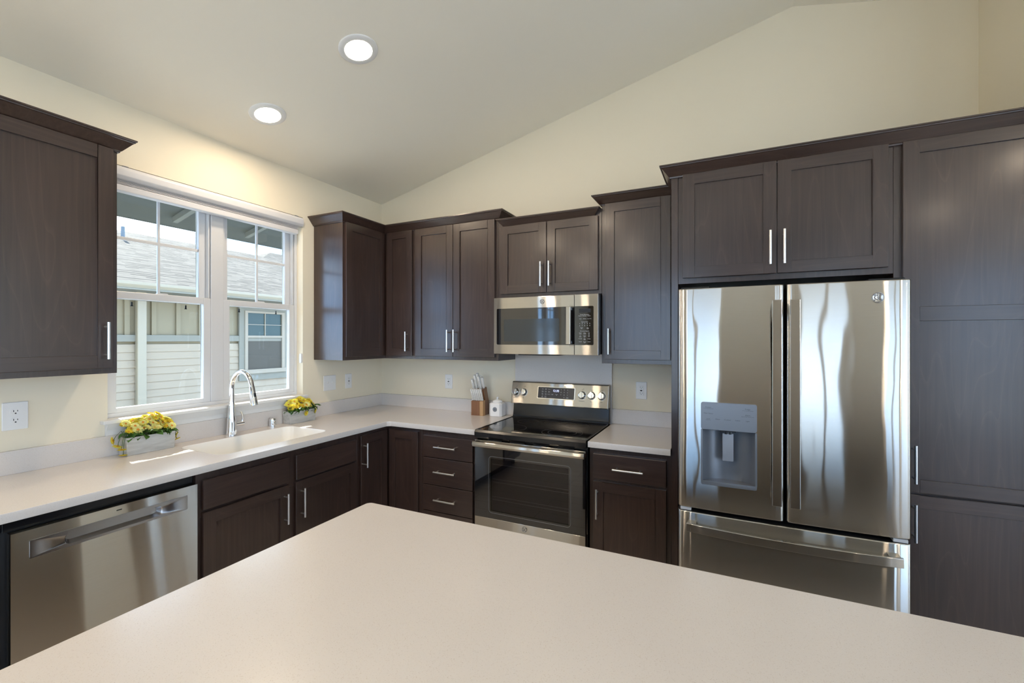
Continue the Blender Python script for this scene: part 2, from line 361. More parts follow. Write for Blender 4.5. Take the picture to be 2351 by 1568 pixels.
# ------------------------------------------------------------------ windows in the left wall
def window(idx, y0):
    r = struct_root('window_%d' % idx, (0, y0, 0)); Wd = OY1 - OY0; c = Wd / 2
    def yb(mb, a, b, x0, x1, z0, z1, m=0): mb.box(x0, x1, a, b, z0, z1, m)
    f = MB()
    for a, b, z0, z1 in ((0, 0.022, 1.098, OZ1), (Wd - 0.022, Wd, 1.098, OZ1), (0.022, Wd - 0.022, 1.098, 1.120), (0.022, Wd - 0.022, OZ1 - 0.025, OZ1), (c - 0.039, c + 0.039, 1.120, OZ1 - 0.025)):
        yb(f, a, b, -0.145, -0.062, z0, z1)
    # sash channels beside the upper sashes
    f.build('frame', VINYL, r, 0.003)
    for k, (a, b) in enumerate(((0.022, c - 0.039), (c + 0.039, Wd - 0.022))):
        lo = MB(); st = 0.042
        for p, q, z0, z1 in ((a, a + st, 1.120, 1.772), (b - st, b, 1.120, 1.772), (a + st, b - st, 1.735, 1.772), (a + st, b - st, 1.120, 1.146)):
            yb(lo, p, q, -0.098, -0.066, z0, z1)
        l = lo.build('lower_sash', VINYL, r, 0.003)
        g = MB(); yb(g, a + st - 0.004, b - st + 0.004, -0.094, -0.090, 1.142, 1.739); g.build('pane', GLASS, l)
        lk = MB()
        lk.prism(rpoly([(a + (b - a) / 2 - 0.035, 0), (a + (b - a) / 2 + 0.035, 0), (a + (b - a) / 2 + 0.022, 0.009), (a + (b - a) / 2 - 0.022, 0.009)], 0.003, 3), 'x', -0.092, -0.070)
        lk.v = [(x, y, z + 1.772) for x, y, z in lk.v]
        lk.build('sash_lock', VINYL, l)
        for fy in (0.24, 0.76):
            tb = MB(); yy = a + (b - a) * fy; tb.box(-0.101, -0.099, yy - 0.004, yy + 0.004, 1.700, 1.722); tb.prism([(yy - 0.008, 1.698), (yy + 0.008, 1.698), (yy + 0.003, 1.706), (yy - 0.003, 1.706)], 'x', -0.102, -0.099)
            tb.build('pull_tab', SLOT, l)
        up = MB()
        for p, q, z0, z1 in ((a, a + 0.05, 1.735, OZ1 - 0.025), (b - 0.05, b, 1.735, OZ1 - 0.025), (a + 0.05, b - 0.05, 2.372, OZ1 - 0.025), (a + 0.05, b - 0.05, 1.735, 1.768)):
            yb(up, p, q, -0.135, -0.103, z0, z1)
        u = up.build('upper_sash', VINYL, r, 0.003)
        g = MB(); yb(g, a + 0.046, b - 0.046, -0.121, -0.117, 1.765, 2.375); g.build('pane', GLASS, u)
        mu = MB(); mid = (a + b) / 2
        yb(mu, mid - 0.0065, mid + 0.0065, -0.126, -0.112, 1.768, 2.372); yb(mu, a + 0.05, b - 0.05, -0.1255, -0.1125, 2.061, 2.079); mu.build('muntin', VINYL, u, 0.002)
        sc = MB(); yb(sc, b - 0.012, b - 0.004, -0.100, -0.072, 1.775, 2.40); yb(sc, a + 0.004, a + 0.012, -0.100, -0.072, 1.775, 2.40); sc.build('channel', VINYL, r)
    return r
window(1, OY0); window(2, P0)
# stool and apron under the kitchen window
st_ = MB(); st_.prism(rpoly([(OY0 - 0.032, 0.0), (OY0 - 0.032, 0.040), (OY1 + 0.014, 0.040), (OY1 + 0.014, 0.0)], 0.003, 3) if False else [(OY0 - 0.032, 0), (OY1 + 0.014, 0), (OY1 + 0.014, 0.018), (OY0 - 0.032, 0.018)], 'x', 0.0, 0.042)
st_.v = [(x, y, z + 1.080) for x, y, z in st_.v]
st_.box(-0.062, 0.0, OY0, OY1, 1.080, 1.098)
tr = tag(st_.build('trim_1', TRIMW, None, 0.003), kind='structure')
ap = MB(); ap.prism([(0, 1.018), (0.013, 1.018), (0.015, 1.045), (0.032, 1.080), (0, 1.080)], 'y', OY0 - 0.012, OY1 - 0.006)
tag(ap.build('trim_2', TRIMW, None, 0.001), kind='structure')

# ------------------------------------------------------------------ eave over the window
EAVE = paint('eave_grey_green', (0.042, 0.048, 0.041)); RAFT = paint('rafter_light', (0.1, 0.107, 0.094))
ev = MB(); ez = lambda x: ZC + 0.055 + SL * x
ev.prism([(-1.385, ez(-1.385)), (-0.15, ez(-0.15)), (-0.15, ez(-0.15) + 0.1), (-1.385, ez(-1.385) + 0.1)], 'y', -8.5, 4.0)
ev.box(-1.41, -1.385, -8.5, 4.0, ez(-1.385) - 0.002, ez(-1.385) + 0.13)
evo = tag(ev.build('trim_3', EAVE), kind='structure')
y_ = -1.09 - 0.61 * 9
while y_ < 3.9:
    m = MB(); m.prism([(-1.215, ez(-1.215) - 0.045), (-0.15, ez(-0.15) - 0.045), (-0.15, ez(-0.15)), (-1.215, ez(-1.215))], 'y', y_ - 0.019, y_ + 0.019); m.build('rafter', RAFT, evo)
    y_ += 0.61

# ================================================================== outside
GR, t_, b_ = new_mat('pale_concrete'); n_ = N(t_, 'ShaderNodeTexNoise', Scale=8.0, Detail=6.0); L(t_, coords(t_, (1, 1, 1), False), n_.inputs['Vector'])
r_ = rampn(t_, n_.outputs['Fac'], [(0.3, (0.52, 0.51, 0.48)), (0.7, (0.66, 0.65, 0.62))]); L(t_, r_.outputs[0], b_.inputs['Base Color'])  # paled so the ground bounces more sunlight up to the ceiling
struct('floor_outside', MB().box(-90, 90, -90, 90, -0.6, -0.5), GR)
SID = paint('siding_cream', (0.335, 0.268, 0.185)); SID2 = paint('board_and_batten_tan', (0.235, 0.192, 0.118)); HTR = paint('house_trim_grey', (0.205, 0.19, 0.145)); GUT = plain('gutter_seafoam', (0.31, 0.26, 0.175), 0.4)  # house paints darkened evenly to hold back the outdoor brightness
HW = paint('house_window_vinyl', (0.31, 0.26, 0.19)); HGL = plain('house_window_pane', (0.05, 0.065, 0.05), 0.05, 0, 0.3); SCR = plain('insect_screen', (0.085, 0.075, 0.058), 0.8, 0, 0.2)
SHG, t_, b_ = new_mat('asphalt_shingles')
uvn = t_.nodes.new('ShaderNodeUVMap'); uvn.uv_map = 'uv'; sx = t_.nodes.new('ShaderNodeSeparateXYZ'); L(t_, uvn.outputs[0], sx.inputs[0])
def mth(op, a, b=None, c=None):
    n = N(t_, 'ShaderNodeMath', operation=op)
    for i, q in enumerate((a, b, c)):
        if q is None: continue
        if isinstance(q, (int, float)): n.inputs[i].default_value = q
        else: L(t_, q, n.inputs[i])
    return n.outputs[0]
hrow = mth('DIVIDE', sx.outputs['Y'], 0.14); row = mth('FLOOR', hrow); fr_ = mth('FRACT', hrow)
def rownoise(su, sr, det):
    cb = t_.nodes.new('ShaderNodeCombineXYZ'); L(t_, mth('MULTIPLY', sx.outputs['X'], su), cb.inputs[0]); L(t_, mth('MULTIPLY', row, sr), cb.inputs[1])
    n = N(t_, 'ShaderNodeTexNoise', Scale=1.0, Detail=det); L(t_, cb.outputs[0], n.inputs['Vector']); return n.outputs['Fac']
gap = mth('MULTIPLY', mth('LESS_THAN', fr_, 0.30), mth('GREATER_THAN', rownoise(1.6, 5.37, 1.0), 0.50))
gap2 = mth('MULTIPLY', mth('LESS_THAN', fr_, 0.16), 0.45)
msk = mth('MAXIMUM', mth('MULTIPLY', gap, 0.97), gap2)  # dark gaps and edge shadows painted along the shingle courses
r_ = rampn(t_, rownoise(4.0, 3.11, 3.0), [(0.35, (0.100, 0.085, 0.066)), (0.65, (0.145, 0.123, 0.096))])
mm = N(t_, 'ShaderNodeMix', data_type='RGBA'); mm.inputs['B'].default_value = (0.012, 0.011, 0.010, 1); L(t_, msk, mm.inputs['Factor']); L(t_, r_.outputs[0], mm.inputs['A'])
L(t_, mm.outputs['Result'], b_.inputs['Base Color']); b_.inputs['Roughness'].default_value = 0.95; b_.inputs['Specular IOR Level'].default_value = 0.1
HX = -5.5
def hip_roof(name, parent, x0, x1, y0, y1, ze, pitch, mat):
    """hip roof over a rectangle, ridge along y; slope-aligned UVs in metres"""
    half = abs(x1 - x0) / 2; zr = ze + pitch * half; xm = (x0 + x1) / 2
    A, B, C_, D = (x0, y0, ze), (x1, y0, ze), (x1, y1, ze), (x0, y1, ze); R0, R1 = (xm, y0 + half, zr), (xm, y1 - half, zr)
    me = bpy.data.meshes.new(name); vs = [A, B, C_, D, R0, R1]
    fs = [(1, 2, 5, 4), (3, 0, 4, 5), (0, 1, 4), (2, 3, 5), (3, 2, 1, 0)]
    me.from_pydata(vs, [], fs); me.materials.append(mat); k = math.sqrt(1 + pitch * pitch)
    ul = me.uv_layers.new(name='uv')
    for p in me.polygons:
        for li in p.loop_indices:
            c = me.vertices[me.loops[li].vertex_index].co
            h = (c.z - ze) / pitch * k
            ul.data[li].uv = (c.y, h) if p.index in (0, 1) else (c.x, h)
    o = bpy.data.objects.new(name, me); COL.objects.link(o); o.parent = parent; return o
hs = thing('house', 'pale neighbouring house with shingled hip roof right outside the kitchen window', 'house', (HX, 4.0, -0.5))
hl = lambda x: x - HX
def HB(name, mat, boxes, bev=0.0, parent=None):
    m = MB()
    for x0, x1, y0, y1, z0, z1 in boxes: m.box(x0 - HX, x1 - HX, y0 - 4, y1 - 4, z0 + 0.5, z1 + 0.5)
    return m.build(name, mat, parent or hs, bev)
HY0, HY1 = -2.55, 10.8
HB('wall', SID2, [(-15.5, HX - 0.02, HY0, HY1, -0.5, 2.45)])
lap = MB(); zz = -0.5
while zz < 1.36:                                   # lap siding courses as wedge boards
    y0, y1 = HY0 - 4, HY1 - 4; a = zz + 0.5; b = min(zz + 0.121, 1.481) + 0.5
    lap.add([(-0.02, y0, a), (0.022, y0, a), (0.008, y0, b), (-0.02, y0, b), (-0.02, y1, a), (0.022, y1, a), (0.008, y1, b), (-0.02, y1, b)], [(0, 1, 2, 3), (7, 6, 5, 4), (1, 5, 6, 2), (0, 4, 5, 1), (3, 2, 6, 7)])
    zz += 0.121
lap.build('lap_siding', SID, hs)
HB('band_board', HTR, [(HX, HX + 0.04, HY0, HY1, 1.481, 1.585)])
k = 0.455 - 0.36 * 8
while k < HY1 - 0.1:
    if not (2.1 < k < 3.3): HB('batten', SID2, [(HX - 0.02, HX + 0.012, k - 0.034, k + 0.034, 1.585, 2.40)])
    k += 0.36
HB('downspout', GUT, [(HX + 0.02, HX + 0.10, 0.55, 0.675, -0.5, 2.30)], 0.012)
HB('frieze_board', HTR, [(HX, HX + 0.035, HY0, HY1, 2.16, 2.27)])
HB('soffit', HTR, [(HX - 0.05, -5.02, HY0 - 0.4, HY1 + 0.4, 2.255, 2.275)])
gm = MB(); gm.prism([(-5.12 - HX, 2.27), (-5.06 - HX, 2.262), (-5.05 - HX, 2.30), (-5.03 - HX, 2.335), (-5.03 - HX, 2.375), (-5.12 - HX, 2.375)], 'y', HY0 - 4.45, HY1 - 4 + 0.45); gm.v = [(x, y, z + 0.5) for x, y, z in gm.v]; gm.build('gutter', GUT, hs)
rf = hip_roof('roof', hs, -15.95 - HX, -5.05 - HX, HY0 - 4.45, HY1 - 4 + 0.45, 2.36 + 0.5, 0.333, SHG)
# window of that house
wt = HB('window_trim', HTR, [(HX, HX + 0.045, 2.20, 2.305, 0.72, 2.16), (HX, HX + 0.045, 3.159, 3.27, 0.72, 2.16), (HX, HX + 0.045, 2.305, 3.159, 0.72, 0.85), (HX, HX + 0.045, 2.305, 3.159, 2.07, 2.16)])
wf = HB('window_frame', HW, [(HX, HX + 0.06, 2.305, 2.363, 0.93, 2.07), (HX, HX + 0.06, 3.095, 3.159, 0.93, 2.07), (HX, HX + 0.06, 2.363, 3.095, 2.03, 2.07), (HX, HX + 0.075, 2.29, 3.175, 0.85, 0.93), (HX, HX + 0.06, 2.363, 3.095, 1.55, 1.59), (HX + 0.02, HX + 0.05, 2.72, 2.735, 1.59, 2.03), (HX + 0.02, HX + 0.049, 2.363, 2.72, 1.80, 1.812), (HX + 0.02, HX + 0.049, 2.735, 3.095, 1.80, 1.812)])
HB('pane', HGL, [(HX + 0.01, HX + 0.03, 2.36, 3.10, 1.55, 2.04)], 0, wf)
HB('insect_screen', SCR, [(HX + 0.01, HX + 0.032, 2.36, 3.10, 0.92, 1.545)], 0, wf)
m = MB(); m.cyl((-9.2 - HX, 2.0 - 4, 3.70 + 0.5), (-9.2 - HX, 2.0 - 4, 4.02 + 0.5), 0.035, 16); vpo = m.build('vent_pipe', plain('vent_grey', (0.12, 0.14, 0.15), 0.6), hs)
h2 = thing('house', 'distant house with a grey peaked roof past the neighbouring roof', 'house', (-25, 18.0, -0.5))
m = MB(); m.box(-5, 5, -7, 7, 0, 5.2); m.build('wall', SID, h2)
hip_roof('roof', h2, -6.2, 6.2, -7.2, 7.2, 5.17, 0.44, SHG)

# ================================================================== cabinets
def bar_handle(parent, x, z0, z1, yf, horizontal=False, x1=None):
    m = MB(); d = 0.034
    if not horizontal:
        m.cyl((x, yf - d, z0), (x, yf - d, z1), 0.0060, 12)
        for z in (z0 + 0.02, z1 - 0.02): m.cyl((x, yf, z), (x, yf - d, z), 0.0045, 8)
    else:
        m.cyl((x, yf - d, z0), (x1, yf - d, z0), 0.0060, 12)
        for q in (x + 0.02, x1 - 0.02): m.cyl((q, yf, z0), (q, yf - d, z0), 0.0045, 8)
    return m.build('handle', NICKEL, parent)
def shaker(parent, x0, x1, z0, z1, yb, th=0.02, st=0.058, mid=None, name='door'):
    m = MB(); yf = yb - th; s2 = st
    m.box(x0, x0 + st, yf, yb, z0, z1, 0); m.box(x1 - st, x1, yf, yb, z0, z1, 0)
    m.box(x0 + st, x1 - st, yf, yb, z0, z0 + s2, 1); m.box(x0 + st, x1 - st, yf, yb, z1 - s2, z1, 1)
    if mid: m.box(x0 + st, x1 - st, yf, yb, mid[0], mid[1], 1)
    m.box(x0 + st - 0.003, x1 - st + 0.003, yb - 0.011, yb - 0.002, z0 + s2 - 0.003, z1 - s2 + 0.003, 0)
    return m.build(name, [WV, WH], parent, 0.0013)
def flat_front(parent, x0, x1, z0, z1, yb, th=0.02, name='drawer'):
    return MB().box(x0, x1, yb - th, yb, z0, z1, 0).build(name, WH, parent, 0.003)
def cabinet(name, label, loc, rz, Wd, D, z0, z1, doors=(), drawers=(), toe=False, group=None, cat='cabinet'):
    c = thing(name, label, cat, loc, rz, group)
    b = MB(); b.box(0, Wd, -D, -0.004, z0, z1)
    if toe: b.box(0, Wd, -D + 0.07, -0.004, 0, z0, 1)
    b.build('body', [WV, TOE], c, 0.001)
    for x0, x1, a, b_, h, *r in doors:
        d = shaker(c, x0, x1, a, b_, -D, mid=r[0] if r else None)
        if h: bar_handle(d, h[0], h[1], h[2], -D - 0.02)
    for x0, x1, a, b_, h in drawers:
        d = flat_front(c, x0, x1, a, b_, -D)
        if h: bar_handle(d, h[0], h[2], None, -D - 0.02, True, h[1])
    return c
UD = 0.305; ZU0 = 1.357; ZU1 = 2.40; DZ0, DZ1 = 1.383, 2.392; R90 = PI / 2
# left of the window
cabinet('wall_cabinet', 'dark brown wall cabinet left of the window with one shaker door', (0, -2.578, 0), R90, 0.458, UD, ZU0, ZU1, [(0.020, 0.437, DZ0, DZ1, (0.405, 1.424, 1.592))])
# corner wall cabinet: L-shaped body, two hinged leaves
c = thing('corner_wall_cabinet', 'dark brown L-shaped wall cabinet in the corner right of the window', 'cabinet', (0, 0, 0))
m = MB(); m.prism([(0.004, -0.004), (0.004, -0.756), (UD, -0.756), (UD, -UD), (0.619, -UD), (0.619, -0.004)], 'z', ZU0, ZU1); m.build('body', WV, c, 0.001)
d = shaker(c, 0.345, 0.603, DZ0, DZ1, -UD); bar_handle(d, 0.562, 1.420, 1.576, -UD - 0.02)
d = shaker(c, 0, 0.412, DZ0, DZ1, 0.0); d.location = (UD, -0.737, 0); d.rotation_euler = (0, 0, R90)
cabinet('wall_cabinet', 'two-door dark brown wall cabinet between the corner and the microwave', (0.620, 0, 0), 0, XR - 0.620, UD, ZU0, ZU1,
        [(0.015, 0.371, DZ0, DZ1, (0.339, 1.418, 1.588)), (0.375, 0.733, DZ0, DZ1, (0.398, 1.418, 1.588))])
cabinet('wall_cabinet', 'short two-door dark brown cabinet directly above the microwave', (XR + 0.001, 0, 0), 0, 0.760, UD, 1.815, 2.372,
        [(0.023, 0.379, 1.841, 2.328, (0.347, 1.880, 2.049)), (0.384, 0.740, 1.841, 2.328, (0.408, 1.880, 2.049))])
cabinet('wall_cabinet', 'tall single-door dark brown wall cabinet between microwave and refrigerator', (XE + 0.001, 0, 0), 0, 2.604 - XE - 0.001, UD, ZU0, ZU1,
        [(0.026, 0.430, DZ0 + 0.003, DZ1 + 0.004, (0.055, 1.418, 1.584))])
# refrigerator surround
tag(MB().box(2.605, 2.639, -0.615, 0, 0, 2.41).build('end_panel', WV, None, 0.001), 'tall dark brown end panel along the left side of the refrigerator', 'panel')
cabinet('over_fridge_cabinet', 'deep two-door dark brown cabinet above the refrigerator', (2.640, 0, 0), 0, 0.925, 0.610, 1.815, 2.41,
        [(0.024, 0.462, 1.845, 2.404, (0.434, 1.886, 2.054)), (0.467, 0.904, 1.845, 2.404, (0.494, 1.886, 2.054))])
cabinet('pantry_cabinet', 'floor-to-crown dark brown pantry cabinet right of the refrigerator', (3.566, 0, 0), 0, 0.515, 0.610, 0.10, 2.41,
        [(0.029, 0.490, 0.831, 2.404, (0.064, 0.877, 1.045), (1.596, 1.660)), (0.029, 0.490, 0.125, 0.820, (0.064, 0.618, 0.785))], toe=True)
# base cabinets, left run
cabinet('base_cabinet', 'sliver of dark brown base cabinet left of the dishwasher', (0, -3.06, 0), R90, 0.480, 0.61, 0.10, 0.878, [(0.02, 0.46, 0.125, 0.845, None)], toe=True)
cabinet('sink_base_cabinet', 'wide dark brown base cabinet with false drawer fronts beneath the sink', (0, -1.946, 0), R90, 1.022, 0.61, 0.10, 0.66,
        [(0.024, 0.490, 0.125, 0.684, (0.458, 0.477, 0.647)), (0.533, 1.004, 0.125, 0.686, (0.567, 0.477, 0.647))],
        [(0.024, 0.490, 0.698, 0.840, None), (0.535, 1.004, 0.698, 0.840, None)], toe=True)
sbc = [o for o in bpy.data.objects if o.name.startswith('sink_base')][0]
m = MB(); m.box(0, 1.022, -0.61, -0.59, 0.6605, 0.878); m.box(0, 0.018, -0.59, -0.004, 0.6605, 0.878); m.box(1.004, 1.022, -0.59, -0.004, 0.6605, 0.878); m.build('apron', WV, sbc)
c = thing('corner_base_cabinet', 'dark brown corner base cabinet with two door leaves meeting at right angle', 'cabinet', (0, 0, 0))
m = MB(); m.prism([(0.004, -0.004), (0.004, -0.923), (0.61, -0.923), (0.61, -0.61), (0.920, -0.61), (0.920, -0.004)], 'z', 0.10, 0.878); m.prism([(0.004, -0.004), (0.004, -0.923), (0.54, -0.923), (0.54, -0.54), (0.920, -0.54), (0.920, -0.004)], 'z', 0, 0.10, 1); m.build('body', [WV, TOE], c, 0.001)
d = shaker(c, 0.634, 0.896, 0.125, 0.854, -0.61)
d = shaker(c, 0, 0.262, 0.125, 0.854, 0.0); d.location = (0.61, -0.902, 0); d.rotation_euler = (0, 0, R90); bar_handle(d, 0.026, 0.636, 0.803, -0.02)
cabinet('drawer_base_cabinet', 'four-drawer dark brown base cabinet immediately left of the range', (0.921, 0, 0), 0, 0.452, 0.61, 0.10, 0.878, (),
        [(0.022, 0.428, 0.690, 0.841, (0.135, 0.307, 0.770)), (0.022, 0.428, 0.500, 0.685, (0.132, 0.304, 0.598)), (0.022, 0.428, 0.316, 0.495, (0.133, 0.307, 0.405)), (0.022, 0.428, 0.125, 0.311, (0.133, 0.307, 0.22))], toe=True)
cabinet('base_cabinet', 'narrow dark brown base cabinet between range and refrigerator', (XE + 0.006, 0, 0), 0, 0.459, 0.61, 0.10, 0.878,
        [(0.025, 0.435, 0.125, 0.682, (0.052, 0.473, 0.643))], [(0.025, 0.435, 0.698, 0.845, (0.145, 0.315, 0.770))], toe=True)
# crown mouldings
def crown(label, path, zb, zt, out=0.056):
    h = zt - zb
    prof = [(0.0, 0.0), (0.007, 0.0), (0.009, 0.10), (0.013, 0.14), (0.040, 0.66), (0.046, 0.78), (0.050, 0.80), (0.052, 0.88), (out, 0.90), (out, 1.0), (0.0, 1.0)]
    n = len(path); nr = []
    for i in range(n - 1):
        d = (Vector(path[i + 1]) - Vector(path[i])).normalized(); nr.append(Vector((d.y, -d.x)))
    vs = []; k = len(prof)
    for i in range(n):
        a = nr[max(i - 1, 0)]; b = nr[min(i, n - 2)]; mit = (a + b) / (1 + a.dot(b))
        for o_, f in prof: vs.append((path[i][0] + mit.x * o_, path[i][1] + mit.y * o_, zb + h * f))
    m = MB(); m.add(vs, [(i * k + j, i * k + (j + 1) % k, (i + 1) * k + (j + 1) % k, (i + 1) * k + j) for i in range(n - 1) for j in range(k)])
    m.add(vs[:k], [tuple(range(k))]); m.add(vs[-k:], [tuple(range(k))])
    return tag(m.build('crown_molding', WH), label, 'molding')
DF = 0.0005
crown('dark brown crown molding on top of the cabinet left of the window', [(UD + DF, -2.66), (UD + DF, -2.12 + DF), (0.002, -2.12 + DF)], 2.388, 2.453)
crown('long L-shaped dark crown molding over the corner wall cabinets', [(0.002, -0.756 - DF), (UD + DF, -0.756 - DF), (UD + DF, -UD - DF), (XR + DF, -UD - DF), (XR + DF, -0.002)], 2.388, 2.451)
crown('short dark crown molding over the cabinet above the microwave', [(1.437, -0.20), (1.437, -UD - DF), (2.080, -UD - DF), (2.080, -0.20)], 2.318, 2.377)
crown('dark crown molding over the single-door cabinet beside the refrigerator surround', [(XE, -0.002), (XE, -UD - DF), (2.604, -UD - DF)], 2.390, 2.452)
crown('long dark crown molding over refrigerator cabinet and pantry', [(2.6045, -0.364), (2.6045, -0.6155), (4.081, -0.6155)], 2.395, 2.458)

# ================================================================== counters
CH, CT, CD_ = 0.914, 0.035, 0.641
def slab(name, outer, holes, label, cat, z0, z1, bev=0.0016):
    me = slab_mesh(name, outer, holes, z0, z1, bev, QZ)
    o = bpy.data.objects.new(name, me); COL.objects.link(o); return tag(o, label, cat)
SX0, SX1, SY0, SY1 = 0.135, 0.525, -1.778, -1.076
hole = rpoly([(SX0, SY0), (SX1, SY0), (SX1, SY1), (SX0, SY1)], 0.055, 8)
outer = rpoly([(0.0, -3.08), (CD_, -3.08), (CD_, -CD_), (XR - 0.004, -CD_), (XR - 0.004, 0.0), (0, 0)], [0, 0, 0.03, 0, 0, 0], 6)
slab('countertop', outer, [hole], 'L-shaped speckled off-white countertop holding the sink, left of the range', 'countertop', CH - CT, CH)
slab('countertop', [(XE + 0.003, -CD_), (2.603, -CD_), (2.603, 0), (XE + 0.003, 0)], [], 'small speckled off-white countertop between range and refrigerator panel', 'countertop', CH - CT, CH)
def bs(x0, x1, y0, y1, z0, z1, label): return tag(MB().box(x0, x1, y0, y1, z0, z1).build('backsplash', QZ, None, 0.0015), label, 'backsplash')
bs(0, 0.02, -3.08, -0.0205, CH, 1.018, 'low speckled backsplash strip running under the window along left wall')
bs(0, XR - 0.001, -0.02, 0, CH, 1.018, 'low speckled backsplash strip behind the knife block')
bs(XE + 0.002, 2.603, -0.02, 0, CH, 1.018, 'low speckled backsplash strip right of the range')
bs(XR, XE + 0.001, -0.02, 0, CH - 0.03, 1.45, 'tall speckled backsplash slab behind the range below the microwave')
isl = rpoly([(1.69, -3.02), (4.1, -3.02), (4.1, -1.949), (1.69, -1.949)], 0.02, 6)
slab('island_countertop', isl, [], 'large speckled off-white island countertop in the foreground', 'countertop', CH - CT, CH)
cabinet('island_cabinet', 'dark brown island base cabinet hidden under the foreground countertop', (1.72, -1.98, 0), 0, 2.33, 0.70, 0.10, 0.878, [(0.02 + 0.575 * i, 0.585 + 0.575 * i, 0.125, 0.854, None) for i in range(4)], toe=True)
# sink basin
sk = thing('sink', 'white undermount sink set into the countertop under the window', 'sink', ((SX0 + SX1) / 2, (SY0 + SY1) / 2, 0.70))
m = MB(); rings = []
hx, hy = (SX1 - SX0) / 2, (SY1 - SY0) / 2
for dx, z, r in ((-0.0005, 0.9139, 0.055), (-0.002, 0.9139, 0.055), (-0.0045, 0.910, 0.054), (-0.010, 0.74, 0.055), (-0.03, 0.712, 0.06), (-0.07, 0.706, 0.06)):
    rings.append([(x, y, z - 0.70) for x, y in rpoly([(-hx - dx, -hy - dx), (hx + dx, -hy - dx), (hx + dx, hy + dx), (-hx - dx, hy + dx)], r, 8)])
k = len(rings[0]); vs = sum(rings, [])
m.add(vs, [(i * k + j, i * k + (j + 1) % k, (i + 1) * k + (j + 1) % k, (i + 1) * k + j) for i in range(len(rings) - 1) for j in range(k)], 0, True)
m.add(rings[-1], [tuple(range(k))], 0, True)
bo = m.build('basin', SINKM, sk, angle=70); so_ = bo.modifiers.new('solid', 'SOLIDIFY'); so_.thickness = 0.0004; so_.offset = -1
m = MB(); m.lathe([(0.0, 0.0075), (0.028, 0.0075), (0.042, 0.009), (0.045, 0.006)], n=24); m.build('drain', CHROME, sk)
# faucet
fc = thing('faucet', 'tall chrome gooseneck pull-down faucet behind the sink', 'faucet', (0.075, -1.436, CH))
m = MB(); m.lathe([(0.0, 0.0), (0.031, 0.0), (0.031, 0.004), (0.029, 0.03), (0.026, 0.075), (0.0255, 0.10), (0.022, 0.13), (0.0175, 0.18), (0.0165, 0.20)], n=28); m.build('base', CHROME, fc)
pts = [(0, 0, 0.19), (0, 0, 0.235), (0, 0, 0.29)]; R_ = 0.098
for i in range(1, 17):
    a = PI - i * (PI - 0.20) / 16; pts.append((R_ + R_ * math.cos(a), 0, 0.29 + R_ * 1.12 * math.sin(a)))
m = MB(); m.tube(pts, [0.0165, 0.015, 0.0145] + [0.0138] * 16, 18); m.build('spout', CHROME, fc)
p_ = Vector(pts[-1]); dd = Vector((0.20, 0, -1)).normalized()
m = MB(); m.tube([p_, p_ + dd * 0.01, p_ + dd * 0.05, p_ + dd * 0.10, p_ + dd * 0.115], [0.0142, 0.0155, 0.0175, 0.0215, 0.0215], 18)
m.build('spray_head', CHROME, fc)
m = MB(); q_ = p_ + dd * 0.05; m.box(q_.x + 0.012, q_.x + 0.022, -0.006, 0.006, q_.z - 0.012, q_.z + 0.012); m.build('spray_button', BLK, fc, 0.003)
m = MB(); m.cyl((0, 0.015, 0.062), (0, 0.075, 0.062), 0.0135, 18); m.tube([(0, 0.066, 0.068), (0.002, 0.070, 0.095), (0.004, 0.066, 0.118), (0.006, 0.056, 0.135), (0.008, 0.052, 0.143)], [0.008, 0.006, 0.0055, 0.0055, 0.004], 10); m.build('lever', CHROME, fc)
ag = thing('air_gap', 'small chrome air gap cap right of the faucet', 'cap', (0.045, -1.135, CH))
m = MB(); m.lathe([(0.0, 0.056), (0.010, 0.056), (0.016, 0.053), (0.021, 0.047), (0.021, 0.040), (0.019, 0.038), (0.021, 0.036), (0.021, 0.028), (0.019, 0.026), (0.021, 0.024), (0.0215, 0.004), (0.024, 0.003), (0.024, 0.0)], n=24); m.build('cap', CHROME, ag)

# ================================================================== blind
bl = thing('window_blind', 'white raised blind with rounded valance across the top of the window', 'blind', (0, OY0, 2.30))
Lb = OY1 - OY0
m = MB(); pr_ = rpoly([(-0.055, 0.060), (0.004, 0.060), (0.016, 0.078), (0.016, 0.110), (0.004, 0.128), (-0.055, 0.128)], [0, 0.008, 0.012, 0.012, 0.008, 0], 4)
m.prism(pr_, 'y', 0.004, Lb - 0.004, 0, True); m.build('valance', BLINDW, bl)
for i in range(5):
    m = MB(); z = 0.0365 + i * 0.0052; m.prism([(-0.056, z), (-0.032, z + 0.0016), (-0.007, z), (-0.007, z + 0.0026), (-0.032, z + 0.0042), (-0.056, z + 0.0026)], 'y', 0.03, Lb - 0.033); m.build('slat', BLINDW, bl)
m = MB(); m.box(-0.056, -0.006, 0.03, Lb - 0.033, 0.0, 0.034); m.build('bottom_rail', BLINDW, bl, 0.004)
for yy in (0.075, Lb - 0.055):
    m = MB(); m.box(-0.02, 0.006, yy - 0.012, yy + 0.012, 0.128, 0.132); m.build('valance_clip', GREYD, bl)
ct = thing('cord_cleat', 'small white oval cord cleat on the right window jamb', 'cleat', (-0.012, OY1, 1.372))
m = MB(); m.prism(rpoly([(-0.011, -0.036), (0.011, -0.036), (0.011, 0.036), (-0.011, 0.036)], 0.0109, 6), 'y', -0.014, 0.0, 0); m.build('cleat', WHITEP, ct, 0.004)

